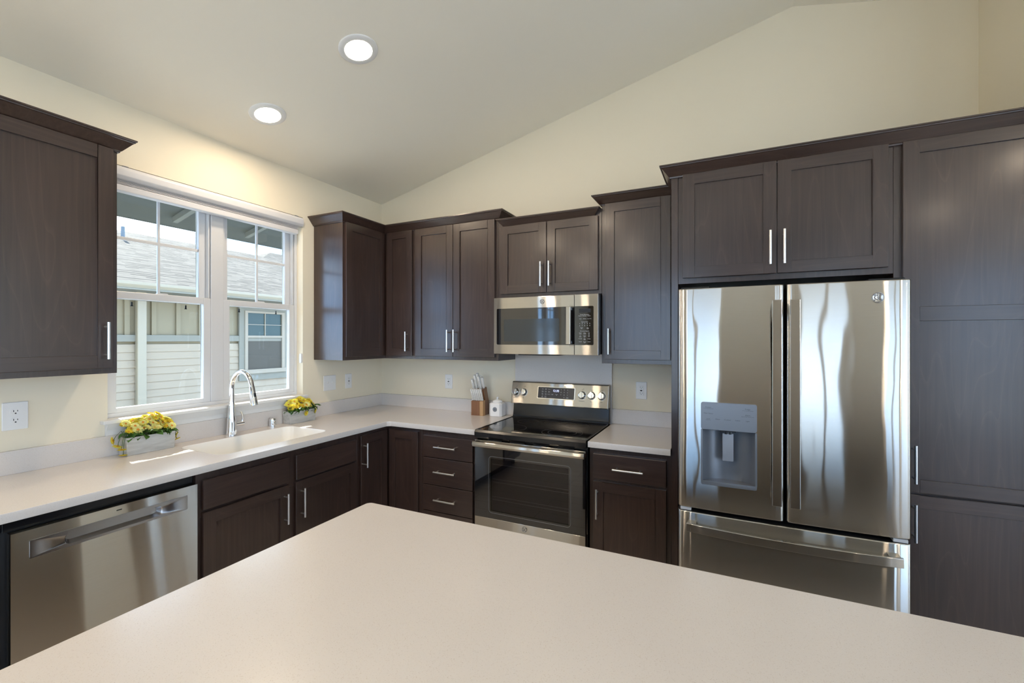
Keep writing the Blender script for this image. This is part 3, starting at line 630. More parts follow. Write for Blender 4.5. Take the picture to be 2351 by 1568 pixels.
# ================================================================== recessed lamps
lamps = [(0.408, -1.432, 'recessed ceiling light nearest the window wall'), (1.136, -1.441, 'recessed ceiling light farther from the window, upper of the two')]
for yy in (-3.4, -5.2):  # extra lamps added out of view to brighten the room
    for x in (0.6, 1.4, 5.2, 6.2): lamps.append((x, yy, 'recessed ceiling light behind the camera'))
for (x, y, lab) in lamps:
    t = thing('recessed_light', lab, 'ceiling light', (x, y, ceil_z(x) - 0.001), 0, 'recessed ceiling lights' )
    t.rotation_euler = (0, -math.atan(SL) if x < RIDX else math.atan(SL), 0)
    m = MB(); m.lathe([(0.0695, -0.0072), (0.072, -0.0078), (0.096, -0.0070), (0.100, -0.0045), (0.101, 0.0), (0.101, 0.02)], n=48); m.build('trim_ring', WHITEP, t)
    m = MB(); m.lathe([(0.0, -0.0072), (0.0695, -0.0072)], n=48); m.build('lens', LENS, t)

# ================================================================== outlets and switches (local: plate in x/z plane facing -y)
def plate(name, label, cat, loc, rz, w_, h_, kinds):
    t = thing(name, label, cat, loc, rz)
    m = MB(); m.box(-w_ / 2, w_ / 2, -0.006, 0, -h_ / 2, h_ / 2); m.build('plate', WHITEP, t, 0.0025)
    for kx, kd in kinds:
        if kd == 'duplex':
            for s in (-1, 1):
                m = MB(); zc = s * 0.0195; m.prism(rpoly([(kx - 0.017, zc - 0.014), (kx + 0.017, zc - 0.014), (kx + 0.017, zc + 0.014), (kx - 0.017, zc + 0.014)], 0.012, 5), 'y', -0.008, -0.006)
                r = m.build('receptacle', WHITEP, t)
                k2 = MB(); k2.box(kx - 0.0075, kx - 0.0052, -0.0084, -0.0078, zc - 0.001, zc + 0.0075); k2.box(kx + 0.0052, kx + 0.0075, -0.0084, -0.0078, zc, zc + 0.0065); k2.prism(rpoly([(kx - 0.003, zc - 0.0105), (kx + 0.003, zc - 0.0105), (kx + 0.003, zc - 0.005), (kx - 0.003, zc - 0.005)], 0.0025, 4), 'y', -0.0084, -0.0078); k2.build('slots', SLOT, r)
        elif kd == 'decora':
            m = MB(); m.box(kx - 0.0165, kx + 0.0165, -0.009, -0.006, -0.0335, 0.0335); r = m.build('receptacle', WHITEP, t, 0.001)
            k2 = MB()
            for zc in (-0.020, 0.020): k2.box(kx - 0.0075, kx - 0.0052, -0.0094, -0.0088, zc, zc + 0.0075); k2.box(kx + 0.0052, kx + 0.0075, -0.0094, -0.0088, zc, zc + 0.0065); k2.box(kx - 0.002, kx + 0.002, -0.0094, -0.0088, zc - 0.009, zc - 0.005)
            k2.box(kx - 0.007, kx + 0.007, -0.0096, -0.0088, -0.004, 0.004); k2.build('slots', SLOT, r)
        else:
            m = MB(); m.box(kx - 0.005, kx + 0.005, -0.007, -0.006, -0.012, 0.012); m.prism([(-0.006, -0.004), (-0.006, 0.010), (-0.017, 0.014), (-0.018, 0.010)], 'x', kx - 0.004, kx + 0.004); m.build('toggle', WHITEP, t, 0.0008)
    return t
plate('wall_outlet', 'white duplex outlet on the left wall under the left wall cabinet', 'outlet', (0, -2.364, 1.171), R90, 0.083, 0.124, [(0, 'duplex')])
plate('light_switch', 'white two-gang switch plate on left wall near the corner', 'switch', (0, -0.602, 1.165), R90, 0.122, 0.120, [(-0.023, 'toggle'), (0.023, 'toggle')])
plate('wall_outlet', 'white outlet on the left wall beside the switch plate', 'outlet', (0, -0.405, 1.164), R90, 0.070, 0.120, [(0, 'decora')])
plate('wall_outlet', 'white outlet on the back wall left of the knife block', 'outlet', (0.743, 0, 1.155), 0, 0.074, 0.120, [(0, 'decora')])
plate('wall_outlet', 'white outlet on the back wall right of the range', 'outlet', (2.342, 0, 1.157), 0, 0.074, 0.120, [(0, 'decora')])

# ================================================================== badge helper: round emblem with flowing monogram strokes
def badge(parent, x, z, y, r, mat=ST):
    m = MB(); m.lathe([(0, y - 0.002), (r * 0.80, y - 0.002), (r * 0.86, y - 0.003), (r, y - 0.003), (r, y)], c=(x, 0, z), n=32, axis='y')
    b = m.build('badge', mat, parent)
    s = MB(); n = 40
    for i in range(n): pass
    def stroke(p): s.tube([(x + a * r, y - 0.0034, z + c * r) for a, c in p], r * 0.05, 6)
    arc = lambda cx, cz, rx, rz, a0, a1: [(cx + rx * math.cos(math.radians(a0 + (a1 - a0) * i / 14)), cz + rz * math.sin(math.radians(a0 + (a1 - a0) * i / 14))) for i in range(15)]
    stroke(arc(0, 0, 0.90, 0.90, 0, 180)); stroke(arc(0, 0, 0.90, 0.90, 180, 360))
    stroke(arc(-0.24, 0.02, 0.27, 0.36, 40, 330)); stroke([(-0.03, -0.16), (0.0, 0.0), (-0.16, 0.02)]); stroke([(-0.02, -0.02), (-0.04, -0.34), (-0.20, -0.42)])
    stroke(arc(0.30, 0.17, 0.18, 0.19, 60, 270)); stroke(arc(0.30, -0.17, 0.22, 0.19, 90, 320))
    for a in (45, 135, 225, 315): stroke(arc(0.68 * math.cos(math.radians(a)), 0.68 * math.sin(math.radians(a)), 0.12, 0.10, a - 150, a + 150))
    s.build('monogram', GREYD, b)
    return b

# ================================================================== microwave (world x, y, z)
mw = thing('microwave', 'stainless over-the-range microwave with dark glass door', 'microwave', (XR, 0, 1.411))
def WX(mb, o): mb.v = [(x - o[0], y - o[1], z - o[2]) for x, y, z in mb.v]; return mb
O = (XR, 0, 1.411); MX0, MX1, MY = XR + 0.002, XE - 0.002, -0.384
WX(MB().box(MX0 + 0.003, MX1 - 0.0, -0.345, -0.022, 1.415, 1.812), O).build('body', BLK, mw, 0.002)
dv = 1.977
m = MB()
m.box(MX0, dv - 0.001, -0.384, -0.347, 1.411, 1.808)
dr = WX(m, O).build('door', ST, mw, 0.002)
WX(MB().prism(rpoly([(MX0 + 0.024, 1.477), (dv - 0.0015, 1.477), (dv - 0.0015, 1.731), (MX0 + 0.024, 1.731)], [0.008, 0, 0, 0.008], 5), 'y', -0.3848, -0.384), O).build('door_glass', BGLASS, dr)
WX(MB().prism(rrect(1.460, 1.873, 1.50, 1.655, 0.008), 'y', -0.3853, -0.3848), O).build('mesh_window', plain('mesh_window', (0.030, 0.038, 0.044), 0.08, 0, 0.6), dr)
m = MB(); m.prism([(1.928, -0.426), (1.936, -0.432), (1.964, -0.432), (1.969, -0.426), (1.966, -0.421), (1.931, -0.421)], 'z', 1.482, 1.727); m.box(1.938, 1.958, -0.424, -0.384, 1.705, 1.724); m.box(1.938, 1.958, -0.424, -0.384, 1.485, 1.504)
WX(m, O).build('handle', ST, dr, 0.002)
badge(dr, 1.750 - O[0], 1.771 - O[2], -0.384, 0.016)
m = MB()
m.box(dv + 0.001, MX1, -0.384, -0.347, 1.411, 1.808)
cpn = WX(m, O).build('control_panel', ST, mw, 0.002)
WX(MB().prism(rpoly([(dv + 0.0015, 1.477), (2.106, 1.477), (2.106, 1.731), (dv + 0.0015, 1.731)], [0, 0.008, 0.008, 0], 5), 'y', -0.3848, -0.384), O).build('key_pad', BGLASS, cpn)
WX(MB().box(2.010, 2.087, -0.3852, -0.3848, 1.688, 1.714), O).build('display', plain('display_off', (0.012, 0.011, 0.012), 0.2), cpn)
tx = [('Sensor Microwave', 2.047, 1.676, 0.0080), ('Popcorn', 2.018, 1.667, 0.0068), ('Beverage', 2.047, 1.667, 0.0068), ('Reheat', 2.076, 1.667, 0.0068), ('Cook', 2.018, 1.648, 0.0068), ('Defrost', 2.047, 1.648, 0.0068), ('Cook Time', 2.078, 1.648, 0.0060), ('Express Cook', 2.047, 1.628, 0.0075)]
for i, n_ in enumerate('1234567890'): tx.append((n_, 2.014 + (i % 5) * 0.0168, 1.617 if i < 5 else 1.603, 0.0095))
tx += [('Cancel', 2.026, 1.590, 0.0065), ('Off', 2.026, 1.584, 0.0065), ('Start', 2.068, 1.590, 0.0065), ('Pause', 2.068, 1.584, 0.0065), ('Microwave Features', 2.047, 1.568, 0.0075)]
rows = [('Power Level', 'Timer On/Off', 'Add 30 Sec'), ('Set Clock', 'Surface Light', 'Vent Fan'), ('Turntable', 'Help Menu', 'Settings'), ('Remind', 'Control Lock', 'Custom')]
for r, row in enumerate(rows):
    for c_i, s_ in enumerate(row):
        for j, wd in enumerate(s_.split(' ')): tx.append((wd, 2.018 + c_i * 0.029, 1.556 - r * 0.019 - j * 0.0062, 0.0062))
m = text_mb(tx); m.v = [(x - O[0], -0.3851, z - O[2]) for x, y, z in m.v]; m.build('key_labels', INKW, cpn)
m = MB(); m.box(1.56, 1.86, -0.36, -0.20, 1.404, 1.4145); WX(m, O).build('vent_grille', BLKM, mw, 0.002)

# ================================================================== range
rg = thing('range', 'freestanding electric range with black glass cooktop and steel trim', 'range', (XR, 0, 0)); O = (XR, 0, 0)
x0, x1 = XR + 0.004, XE - 0.004
m = MB(); m.box(x0, x1, -0.62, -0.03, 0.09, 0.868); m.box(x0 + 0.03, x1 - 0.03, -0.58, -0.06, 0.0, 0.09); WX(m, O).build('body', BLK, rg, 0.002)
m = MB(); m.prism([(-0.655, 0.870), (-0.662, 0.878), (-0.662, 0.906), (-0.650, 0.921), (-0.640, 0.921), (-0.632, 0.917), (-0.115, 0.917), (-0.108, 0.922), (-0.06, 0.922), (-0.06, 0.870)], 'x', x0, x1); m.box(x0, x0 + 0.012, -0.645, -0.06, 0.90, 0.9215); m.box(x1 - 0.012, x1, -0.645, -0.06, 0.90, 0.9215)
ck = WX(m, O).build('cooktop', BLK, rg, 0.002)
WX(MB().box(x0 + 0.012, x1 - 0.012, -0.632, -0.115, 0.914, 0.9182), O).build('glass_surface', CTOP, ck)
for cx, cy, rr in ((1.56, -0.49, 0.11), (1.93, -0.49, 0.13), (1.58, -0.23, 0.075), (1.95, -0.23, 0.075), (1.757, -0.21, 0.055), (1.93, -0.49, 0.09)):
    m = MB(); m.lathe([(rr, 0.9184), (rr + 0.0018, 0.9184)], c=(cx, cy, 0), n=48); WX(m, O).build('burner_ring', RING, ck)
# backguard
m = MB(); m.prism([(-0.062, 0.92), (-0.075, 0.93), (-0.066, 0.97), (-0.060, 1.03), (-0.025, 1.03), (-0.025, 0.92)], 'x', x0 + 0.002, x1 - 0.004, 0, True); m.box(x0 + 0.004, x1 - 0.004, -0.085, -0.055, 0.919, 0.933)
WX(m, O).build('backguard_base', BLK, rg, 0.003)
BGT = math.atan2(0.034, 0.164)
m = MB(); m.prism(rpoly([(-0.110, 1.024), (-0.072, 1.191), (-0.028, 1.191), (-0.028, 1.03)], [0.006, 0.012, 0.006, 0.003], 4), 'x', x0 - 0.001, x1 - 0.003)
bgo = WX(m, O).build('control_panel', ST, rg, 0.002)
def face(px_, z): # point on the sloping face of the backguard
    return (px_ - O[0], -0.110 + (z - 1.024) * (0.038 / 0.167), z)
def on_face(mb, px_, z):
    mb.xform(Matrix.Translation(face(px_, z)) @ Matrix.Rotation(-math.atan2(0.038, 0.167), 4, 'X')); return mb
m = MB(); m.prism(rrect(-0.146, 0.146, -0.045, 0.045, 0.005), 'y', -0.0035, 0.001); on_face(m, 1.742, 1.1165).build('display_bezel', CHROME, bgo)
m = MB(); m.prism(rrect(-0.141, 0.141, -0.0405, 0.0405, 0.004), 'y', -0.0042, -0.003); dsp = on_face(m, 1.742, 1.1165).build('display', plain('display_panel', (0.035, 0.036, 0.042), 0.25), bgo)
m = MB(); m.box(-0.028, 0.028, -0.0046, -0.004, 0.002, 0.030); on_face(m, 1.742, 1.1165).build('clock_window', plain('clock_window', (0.006, 0.005, 0.02), 0.15), dsp)
m = text_mb([('12:35', 0.0, 0.016, 0.023)]); m.v = [(x, -0.0049, z) for x, y, z in m.v]; on_face(m, 1.742, 1.1165).build('clock_digits', LED, dsp)
tx = []
lab = [['Bake', 'Conv Bake', 'Warm'], ['Broil Hi/Lo', 'Conv Roast', 'Oven Light'], ['Bake Time', 'Cook Time', 'Remote'], ['Self Clean', 'Steam Clean']]
for r, row in enumerate(lab):
    for c_i, s_ in enumerate(row):
        ws = s_.split(' ')
        for j, wd in enumerate(ws): tx.append((wd, -0.104 + c_i * 0.025, 0.026 - r * 0.0185 - (j - (len(ws) - 1) / 2) * 0.0062, 0.0066))
tx += [('Start', -0.026, -0.012, 0.0075), ('Cancel', 0.006, -0.009, 0.0065), ('Off', 0.006, -0.0155, 0.0065)]
for i, n_ in enumerate('123456789'): tx.append((n_, 0.040 + (i % 3) * 0.025, 0.026 - (i // 3) * 0.0185, 0.0105))
tx += [('0', 0.065, -0.0295, 0.0105), ('Timer', 0.090, -0.027, 0.0062), ('On/Off', 0.090, -0.033, 0.0062)]
m = text_mb(tx); m.v = [(x, -0.0046, z) for x, y, z in m.v]; on_face(m, 1.742, 1.1165).build('key_labels', INKW, dsp)
for kx in (1.414, 1.482, 1.941, 2.011, 2.083):
    m = MB(); rr = 0.0265
    m.lathe([(rr + 0.002, 0.001), (rr + 0.002, -0.003), (rr, -0.006), (rr * 0.92, -0.020), (rr * 0.80, -0.024), (0, -0.024)], n=32, axis='y'); m.box(-0.006, 0.006, -0.032, -0.02, -rr * 0.86, rr * 0.86)
    on_face(m, kx, 1.112).build('knob', CHROME, bgo, 0.0012)
tx = []
for kx, a, b in ((1.414, 'Left Front', 'Hi'), (1.482, 'Rear', 'Hi'), (1.941, 'Warming Zone', 'On'), (2.011, 'Rear', 'Hi'), (2.083, 'Front', 'Hi')): tx += [(a, kx - 1.742, -0.047, 0.0065), (b, kx - 1.742, 0.034, 0.006), ('Off', kx - 1.742 + 0.008, 0.040, 0.006)]
m = text_mb(tx); m.v = [(x, -0.0012, z) for x, y, z in m.v]; on_face(m, 1.742, 1.1165).build('knob_labels', INK, bgo)
# oven door
m = MB(); m.box(x0 + 0.003, x1 - 0.003, -0.660, -0.622, 0.818, 0.856); m.box(x0 + 0.003, x1 - 0.003, -0.660, -0.622, 0.285, 0.357)
for xa, xb in ((x0 + 0.003, x0 + 0.012), (x1 - 0.012, x1 - 0.003)): m.box(xa, xb, -0.640, -0.622, 0.357, 0.818)
od = WX(m, O).build('oven_door', ST, rg, 0.002)
gx0, gx1, gz0, gz1 = 1.50, 2.03, 0.405, 0.745
m = MB()
for a in ((x0 + 0.003, gx0, 0.357, 0.818), (gx1, x1 - 0.003, 0.357, 0.818), (gx0, gx1, 0.357, gz0), (gx0, gx1, gz1, 0.818)): m.box(a[0], a[1], -0.6595, -0.6402, a[2], a[3])
WX(m, O).build('door_glass', BGLASS, od)
WX(MB().box(gx0, gx1, -0.6594, -0.652, gz0, gz1), O).build('oven_window', OVENG, od)
m = MB(); q_ = [(x, -0.6590, z) for x, z in rrect(gx0 - 0.012, gx1 + 0.012, gz0 - 0.012, gz1 + 0.012, 0.022)]; m.tube(q_ + [q_[0]], 0.0011, 6, 0, False); WX(m, O).build('window_border', GREYD, od)
cav = plain('oven_cavity', (0.16, 0.145, 0.15), 0.6)
m = MB(); m.box(gx0 - 0.02, gx1 + 0.02, -0.6215, -0.62, gz0 - 0.02, gz1 + 0.02); WX(m, O).build('oven_interior', cav, od)
m = MB()
for zz in (0.47, 0.49, 0.585, 0.605, 0.70):
    m.cyl((gx0, -0.63, zz), (gx1, -0.63, zz), 0.0022, 8)
WX(m, O).build('oven_rack', NICKEL, od)
m = MB(); m.prism([(-0.702, 0.820), (-0.712, 0.824), (-0.714, 0.836), (-0.711, 0.852), (-0.703, 0.856), (-0.699, 0.850), (-0.699, 0.826)], 'x', x0 + 0.012, x1 + 0.004); m.box(x0 + 0.014, x0 + 0.050, -0.703, -0.66, 0.824, 0.852); m.box(x1 - 0.036, x1 + 0.002, -0.703, -0.66, 0.824, 0.852)
WX(m, O).build('handle', ST, od, 0.002)
m = MB()
for i in range(4): xx = x0 + 0.10 + i * 0.16; m.box(xx, xx + 0.10, -0.662, -0.655, 0.857, 0.862)
WX(m, O).build('door_vent', SLOT, od)
badge(od, 1.742 - O[0], 0.328, -0.660, 0.0175)
WX(MB().box(x0 + 0.003, x1 - 0.003, -0.655, -0.622, 0.10, 0.275), O).build('storage_drawer', ST, rg, 0.003)

# ================================================================== refrigerator
fr = thing('refrigerator', 'stainless french-door refrigerator with water dispenser and freezer drawer', 'refrigerator', (2.659, 0, 0)); O = (2.659, 0, 0)
FX0, FX1, FY = 2.659, 3.567, -0.851
m = MB(); m.box(FX0 + 0.006, FX1 - 0.006, -0.755, -0.05, 0.03, 1.752); m.box(FX0 + 0.03, FX1 - 0.03, -0.72, -0.1, 0.0, 0.03); WX(m, O).build('body', BLKM, fr, 0.003)
def curved_door(name, xa, xb, za, zb, hole=None, parent=fr, bul=0.007):
    xs = [xa, xa + 0.0015, xa + 0.005, xa + 0.011, xa + 0.020]
    k = 16
    xs += [xa + 0.02 + (xb - xa - 0.04) * i / k for i in range(1, k)]
    xs += [xb - 0.020, xb - 0.011, xb - 0.005, xb - 0.0015, xb]
    if hole: xs = sorted(set([q for q in xs if min(abs(q - hole[0]), abs(q - hole[1])) > 0.006] + [hole[0], hole[1]]))
    zs = [za, za + 0.002, za + 0.006] + ([hole[2], hole[3]] if hole else []) + [zb - 0.006, zb - 0.002, zb]
    def yy(x, z):
        s = (x - FX0) / (FX1 - FX0) * 2 - 1; y = FY + bul * s * s + 0.008 * s ** 8
        e_ = min(x - xa, xb - x); R = 0.020
        if e_ < R: y += (R - math.sqrt(max(0, R * R - (R - e_) ** 2))) * 0.75
        ez_ = min(z - za, zb - z)
        if ez_ < 0.006: y += 0.006 - math.sqrt(max(0, 0.006 ** 2 - (0.006 - ez_) ** 2))
        return y
    m = MB(); nx, nz_ = len(xs), len(zs); YBk = -0.765
    vs = [(x - O[0], yy(x, z), z) for z in zs for x in xs]; fs = []
    for j in range(nz_ - 1):
        for i in range(nx - 1):
            if hole and xs[i] >= hole[0] - 1e-6 and xs[i + 1] <= hole[1] + 1e-6 and zs[j] >= hole[2] - 1e-6 and zs[j + 1] <= hole[3] + 1e-6: continue
            fs.append((j * nx + i, j * nx + i + 1, (j + 1) * nx + i + 1, (j + 1) * nx + i))
    m.add(vs, fs, 0, True)
    # sides and back
    for x_i in (0, nx - 1):
        for j in range(nz_ - 1):
            a, b = vs[j * nx + x_i], vs[(j + 1) * nx + x_i]; m.add([a, b, (b[0], YBk, b[2]), (a[0], YBk, a[2])], [(0, 1, 2, 3)], 1)
    for z_i in (0, nz_ - 1):
        for i in range(nx - 1):
            a, b = vs[z_i * nx + i], vs[z_i * nx + i + 1]; m.add([a, b, (b[0], YBk, b[2]), (a[0], YBk, a[2])], [(0, 1, 2, 3)], 1)
    m.add([(xa - O[0], YBk, za), (xb - O[0], YBk, za), (xb - O[0], YBk, zb), (xa - O[0], YBk, zb)], [(0, 1, 2, 3)], 1)
    return m.build(name, [STW, BLKM], parent, angle=50)
HO = (2.773, 2.998, 0.823, 1.205)
dl = curved_door('left_door', FX0, 3.113, 0.686, 1.764, HO)
dr = curved_door('right_door', 3.123, FX1, 0.686, 1.764)
dw_ = curved_door('freezer_drawer', FX0, FX1, 0.06, 0.667)
def vhandle(parent, xa, xb):
    m = MB(); m.prism(rpoly([(xa, -0.895), (xa, -0.906), (xb, -0.906), (xb, -0.895)], 0.003, 3), 'z', 0.770, 1.690)
    m.box(xa + 0.004, xb - 0.004, -0.897, -0.848, 1.625, 1.686); m.box(xa + 0.004, xb - 0.004, -0.897, -0.848, 0.774, 0.835)
    WX(m, O).build('handle', ST, parent, 0.002)
vhandle(dl, 3.062, 3.101); vhandle(dr, 3.131, 3.170)
m = MB(); n = 24; zz0, zz1 = 0.590, 0.628
def hy(i): s = i / n * 2 - 1; return -0.902 - 0.030 * (1 - s * s)
sec = []
for i in range(n + 1):
    x = 2.703 + (3.523 - 2.703) * i / n - O[0]; y = hy(i); sec.append([(x, y, zz0), (x, y, zz1), (x, y + 0.012, zz1 + 0.002), (x, y + 0.012, zz0)])
vs = sum(sec, []); m.add(vs, [(i * 4 + j, i * 4 + (j + 1) % 4, (i + 1) * 4 + (j + 1) % 4, (i + 1) * 4 + j) for i in range(n) for j in range(4)], 0, True); m.add(sec[0], [(0, 1, 2, 3)]); m.add(sec[-1], [(0, 1, 2, 3)])
for xa in (2.706, 3.480): m.box(xa - O[0], xa + 0.04 - O[0], -0.897, -0.845, zz0 + 0.004, zz1 - 0.002)
m.build('handle', ST, dw_, 0.0015)
# dispenser
m = MB(); m.prism(rrect(2.766, 3.005, 1.080, 1.211, 0.010), 'y', -0.8565, -0.80); dp = WX(m, O).build('dispenser_panel', GREYP, dl, 0.001)
m = MB(); m.box(2.766, 2.774, -0.8565, -0.77, 0.833, 1.0795); m.box(2.997, 3.005, -0.8565, -0.77, 0.833, 1.0795); m.prism(rpoly([(2.766, 0.813), (3.005, 0.813), (3.005, 0.833), (2.766, 0.833)], [0.008, 0.008, 0, 0], 4), 'y', -0.8565, -0.845); WX(m, O).build('dispenser_frame', GREYP, dl, 0.001)
m = MB(); arc_ = [(2.774 + 0.223 * i / 16, -0.850 + 0.080 * math.sin(PI * i / 16) ** 0.55) for i in range(17)]
vs = [(x, y, 0.825) for x, y in arc_] + [(x, y, 1.081) for x, y in arc_]; m.add(vs, [(i, i + 1, 18 + i, 17 + i) for i in range(16)], 0, True); m.add([(x, y, 0.828) for x, y in arc_], [tuple(range(17))]); m.add([(x, y, 1.081) for x, y in arc_], [tuple(range(17))])
WX(m, O).build('dispenser_recess', GREYP, dl)
m = MB(); m.prism(rrect(2.860, 2.908, 0.926, 1.060, 0.004), 'y', -0.812, -0.804); m.box(2.868, 2.900, -0.806, -0.78, 1.04, 1.07); WX(m, O).build('paddle', plain('paddle_grey', (0.42, 0.43, 0.45), 0.35, 0.7), dl, 0.001)
m = MB(); m.box(2.850, 2.918, -0.835, -0.79, 1.070, 1.081); m.cyl((2.876, -0.82, 1.058), (2.876, -0.82, 1.072), 0.006, 10); m.cyl((2.893, -0.82, 1.058), (2.893, -0.82, 1.072), 0.006, 10); WX(m, O).build('nozzle', BLKM, dl)
tx = [('Freezer', 2.799, 1.187, 0.0085), ('0°F is recommended', 2.799, 1.181, 0.0052), ('Filter Status', 2.799, 1.158, 0.0085), ('Lock', 2.799, 1.132, 0.0080), ('Hold 3 sec', 2.799, 1.126, 0.005), ('Water', 2.840, 1.132, 0.0080), ('Crushed', 2.882, 1.132, 0.0080), ('Cubed', 2.925, 1.132, 0.0080), ('Light', 2.967, 1.132, 0.0080), ('Fridge', 2.967, 1.187, 0.0090), ('37°F is recommended', 2.967, 1.180, 0.0052), ('Alarm', 2.967, 1.159, 0.0088), ('Reset Filter Hold 3 sec', 2.967, 1.152, 0.0055)]
m = text_mb(tx); m.v = [(x, -0.8569, z) for x, y, z in m.v]; WX(m, O).build('panel_labels', INK, dp)
badge(dr, 3.452 - O[0], 1.690, -0.8475, 0.0215)
for hx_ in (FX0 + 0.012, FX1 - 0.062):
    m = MB(); m.box(hx_, hx_ + 0.05, -0.835, -0.77, 0.669, 0.684); WX(m, O).build('hinge_cap', plain('hinge_grey', (0.55, 0.57, 0.60), 0.4), fr, 0.002)
for xa, xb in ((2.67, 2.80), (3.43, 3.556)): WX(MB().box(xa, xb, -0.80, -0.72, 1.752, 1.775), O).build('hinge_cover', BLKM, fr, 0.004)

# ================================================================== dishwasher (local frame: x along wall, -y out of the front)
dw = thing('dishwasher', 'stainless dishwasher with pocket handle under the counter left of the sink', 'dishwasher', (0, -2.559, 0), R90)
MB().box(-0.014, 0.609, -0.585, -0.02, 0.10, 0.872).build('tub', BLKM, dw, 0.002)
MB().box(0.0, 0.61, -0.53, -0.05, 0.0, 0.10).build('toe_kick', BLKM, dw)
MB().box(-0.012, 0.608, -0.596, -0.586, 0.835, 0.874).build('control_strip', BLK, dw, 0.002)
hx0, hx1, hz0, hz1 = 0.047, 0.566, 0.729, 0.793
m = MB()
for a in ((0.0, 0.610, 0.793, 0.832), (0.0, 0.610, 0.11, 0.729), (0.0, hx0, 0.729, 0.793), (hx1, 0.610, 0.729, 0.793)): m.box(a[0], a[1], -0.630, -0.597, a[2], a[3])
dd_ = m.build('door', ST, dw)
# handle bezel with scooped pocket
m = MB(); px0, px1, pz0, pz1 = 0.140, 0.466, 0.739, 0.781
pk = rpoly([(px0, pz0), (px1, pz0), (px1, pz1), (px0, pz1)], 0.018, 6); out_ = rpoly([(hx0, hz0), (hx1, hz0), (hx1, hz1), (hx0, hz1)], 0.006, 6)
kk = len(pk)
ringsd = [[(x, -0.597, z) for x, z in out_], [(x, -0.6325, z) for x, z in out_], [(x, -0.6325, z) for x, z in pk], [(x + (0.004 if x < 0.3 else -0.004), -0.627, z) for x, z in pk], [(0.303 + (x - 0.303) * 0.93, -0.604, 0.760 + (z - 0.760) * 0.6) for x, z in pk]]
vs = sum(ringsd, []); m.add(vs, [(i * kk + j, i * kk + (j + 1) % kk, (i + 1) * kk + (j + 1) % kk, (i + 1) * kk + j) for i in range(4) for j in range(kk)], 0, False); m.add(ringsd[-1], [tuple(range(kk))])
for i in range(len(m.sm)): m.sm[i] = i >= 2 * kk
m.build('pocket_handle', steel('handle_steel', (0.50, 0.49, 0.49), 0.33, 0, 0.1), dd_, angle=60)
MB().box(0.300, 0.318, -0.6306, -0.6295, 0.812, 0.816).build('logo_mark', SLOT, dd_)

# ================================================================== knife block and knives
KB = (1.103, -0.098, CH)
kb = thing('knife_block', 'wooden knife block with a stepped front beside the white canister', 'knife block', KB, math.radians(3))
WA = wood('acacia_wood', 'z', (0.11, 0.040, 0.014), (0.27, 0.115, 0.045), 0.4, 0.5); WAL = wood('acacia_sapwood', 'z', (0.42, 0.24, 0.10), (0.52, 0.31, 0.15), 0.4, 0.2)
m = MB(); m.prism([(-0.052, 0), (-0.052, 0.113), (-0.012, 0.120), (-0.012, 0)], 'x', -0.052, 0.022, 0); m.build('steak_knife_base', WA, kb, 0.0015)
m = MB(); m.prism([(-0.0522, 0), (-0.0522, 0.113), (-0.012, 0.120), (-0.012, 0)], 'x', 0.022, 0.052, 0); m.build('pale_stripe', WAL, kb, 0.0015)
m = MB(); m.prism([(-0.012, 0), (-0.012, 0.118), (-0.046, 0.203), (0.014, 0.222), (0.056, 0.095), (0.056, 0)], 'x', -0.052, 0.052, 0); m.build('tall_block', WA, kb, 0.0015)
KM = plain('knife_handle_white', (0.80, 0.79, 0.76), 0.3); KT = plain('knife_tang_steel', (0.35, 0.36, 0.36), 0.3, 1.0)
def knife(label, loc, ln, wid, th, tilt, group, name='knife', yaw=0.0):
    k = thing(name, label, 'knife', loc, math.radians(3) + yaw, group); k.rotation_euler = (tilt, 0, math.radians(3) + yaw)
    h = MB(); h.prism(rpoly([(-wid * 0.5, 0), (wid * 0.42, 0), (wid * 0.36, ln * 0.5), (wid * 0.5, ln * 0.9), (wid * 0.3, ln), (-wid * 0.62, ln), (-wid * 0.45, ln * 0.5)], 0.003, 3), 'x', -th / 2, th / 2); h.build('handle', KM, k, 0.0012)
    t2 = MB(); t2.prism([(-wid * 0.51, 0.0), (wid * 0.44, 0.0), (wid * 0.38, ln * 0.5), (wid * 0.51, ln * 0.92), (-wid * 0.60, ln * 1.004), (-wid * 0.46, ln * 0.5)], 'x', -th * 0.11, th * 0.11); t2.box(-th * 0.2, th * 0.2, -wid * 0.3, wid * 0.3, -0.012, 0.0); t2.build('tang', KT, k)
    for f in (0.2, 0.78):
        rv = MB(); rv.cyl((-th / 2 - 0.0006, 0, ln * f), (th / 2 + 0.0006, 0, ln * f), 0.0026, 10); rv.build('rivet', KT, k)
    return k
rot3 = Matrix.Rotation(math.radians(3), 4, 'Z')
def kpos(x, y, z): v = rot3 @ Vector((x, y, z)); return (KB[0] + v.x, KB[1] + v.y, KB[2] + v.z)
ordn = ['leftmost', 'second from left', 'third from left', 'fourth from left', 'fifth from left', 'rightmost']
for i in range(6): knife('white-handled steak knife, %s of the six in the block front' % ordn[i], kpos(-0.044 + i * 0.0165, -0.033, 0.1185), 0.098, 0.016, 0.0125, math.radians(20), 'steak knives in the front of the block')
big = [(-0.038, -0.030, 0.2065, 0.085, 'short white-handled knife, leftmost of the large knives in the block'), (-0.016, -0.022, 0.2095, 0.118, 'tall white-handled knife second among the large knives'), (0.004, -0.012, 0.2125, 0.128, 'tallest white-handled knife standing in the block'), (0.020, -0.026, 0.208, 0.112, 'white-handled knife with square butt left of the sharpening rod')]
for x, y, z, ln, lb in big: knife(lb, kpos(x, y, z + 0.002), ln, 0.024, 0.015, math.radians(20), 'large knives in the top of the block')
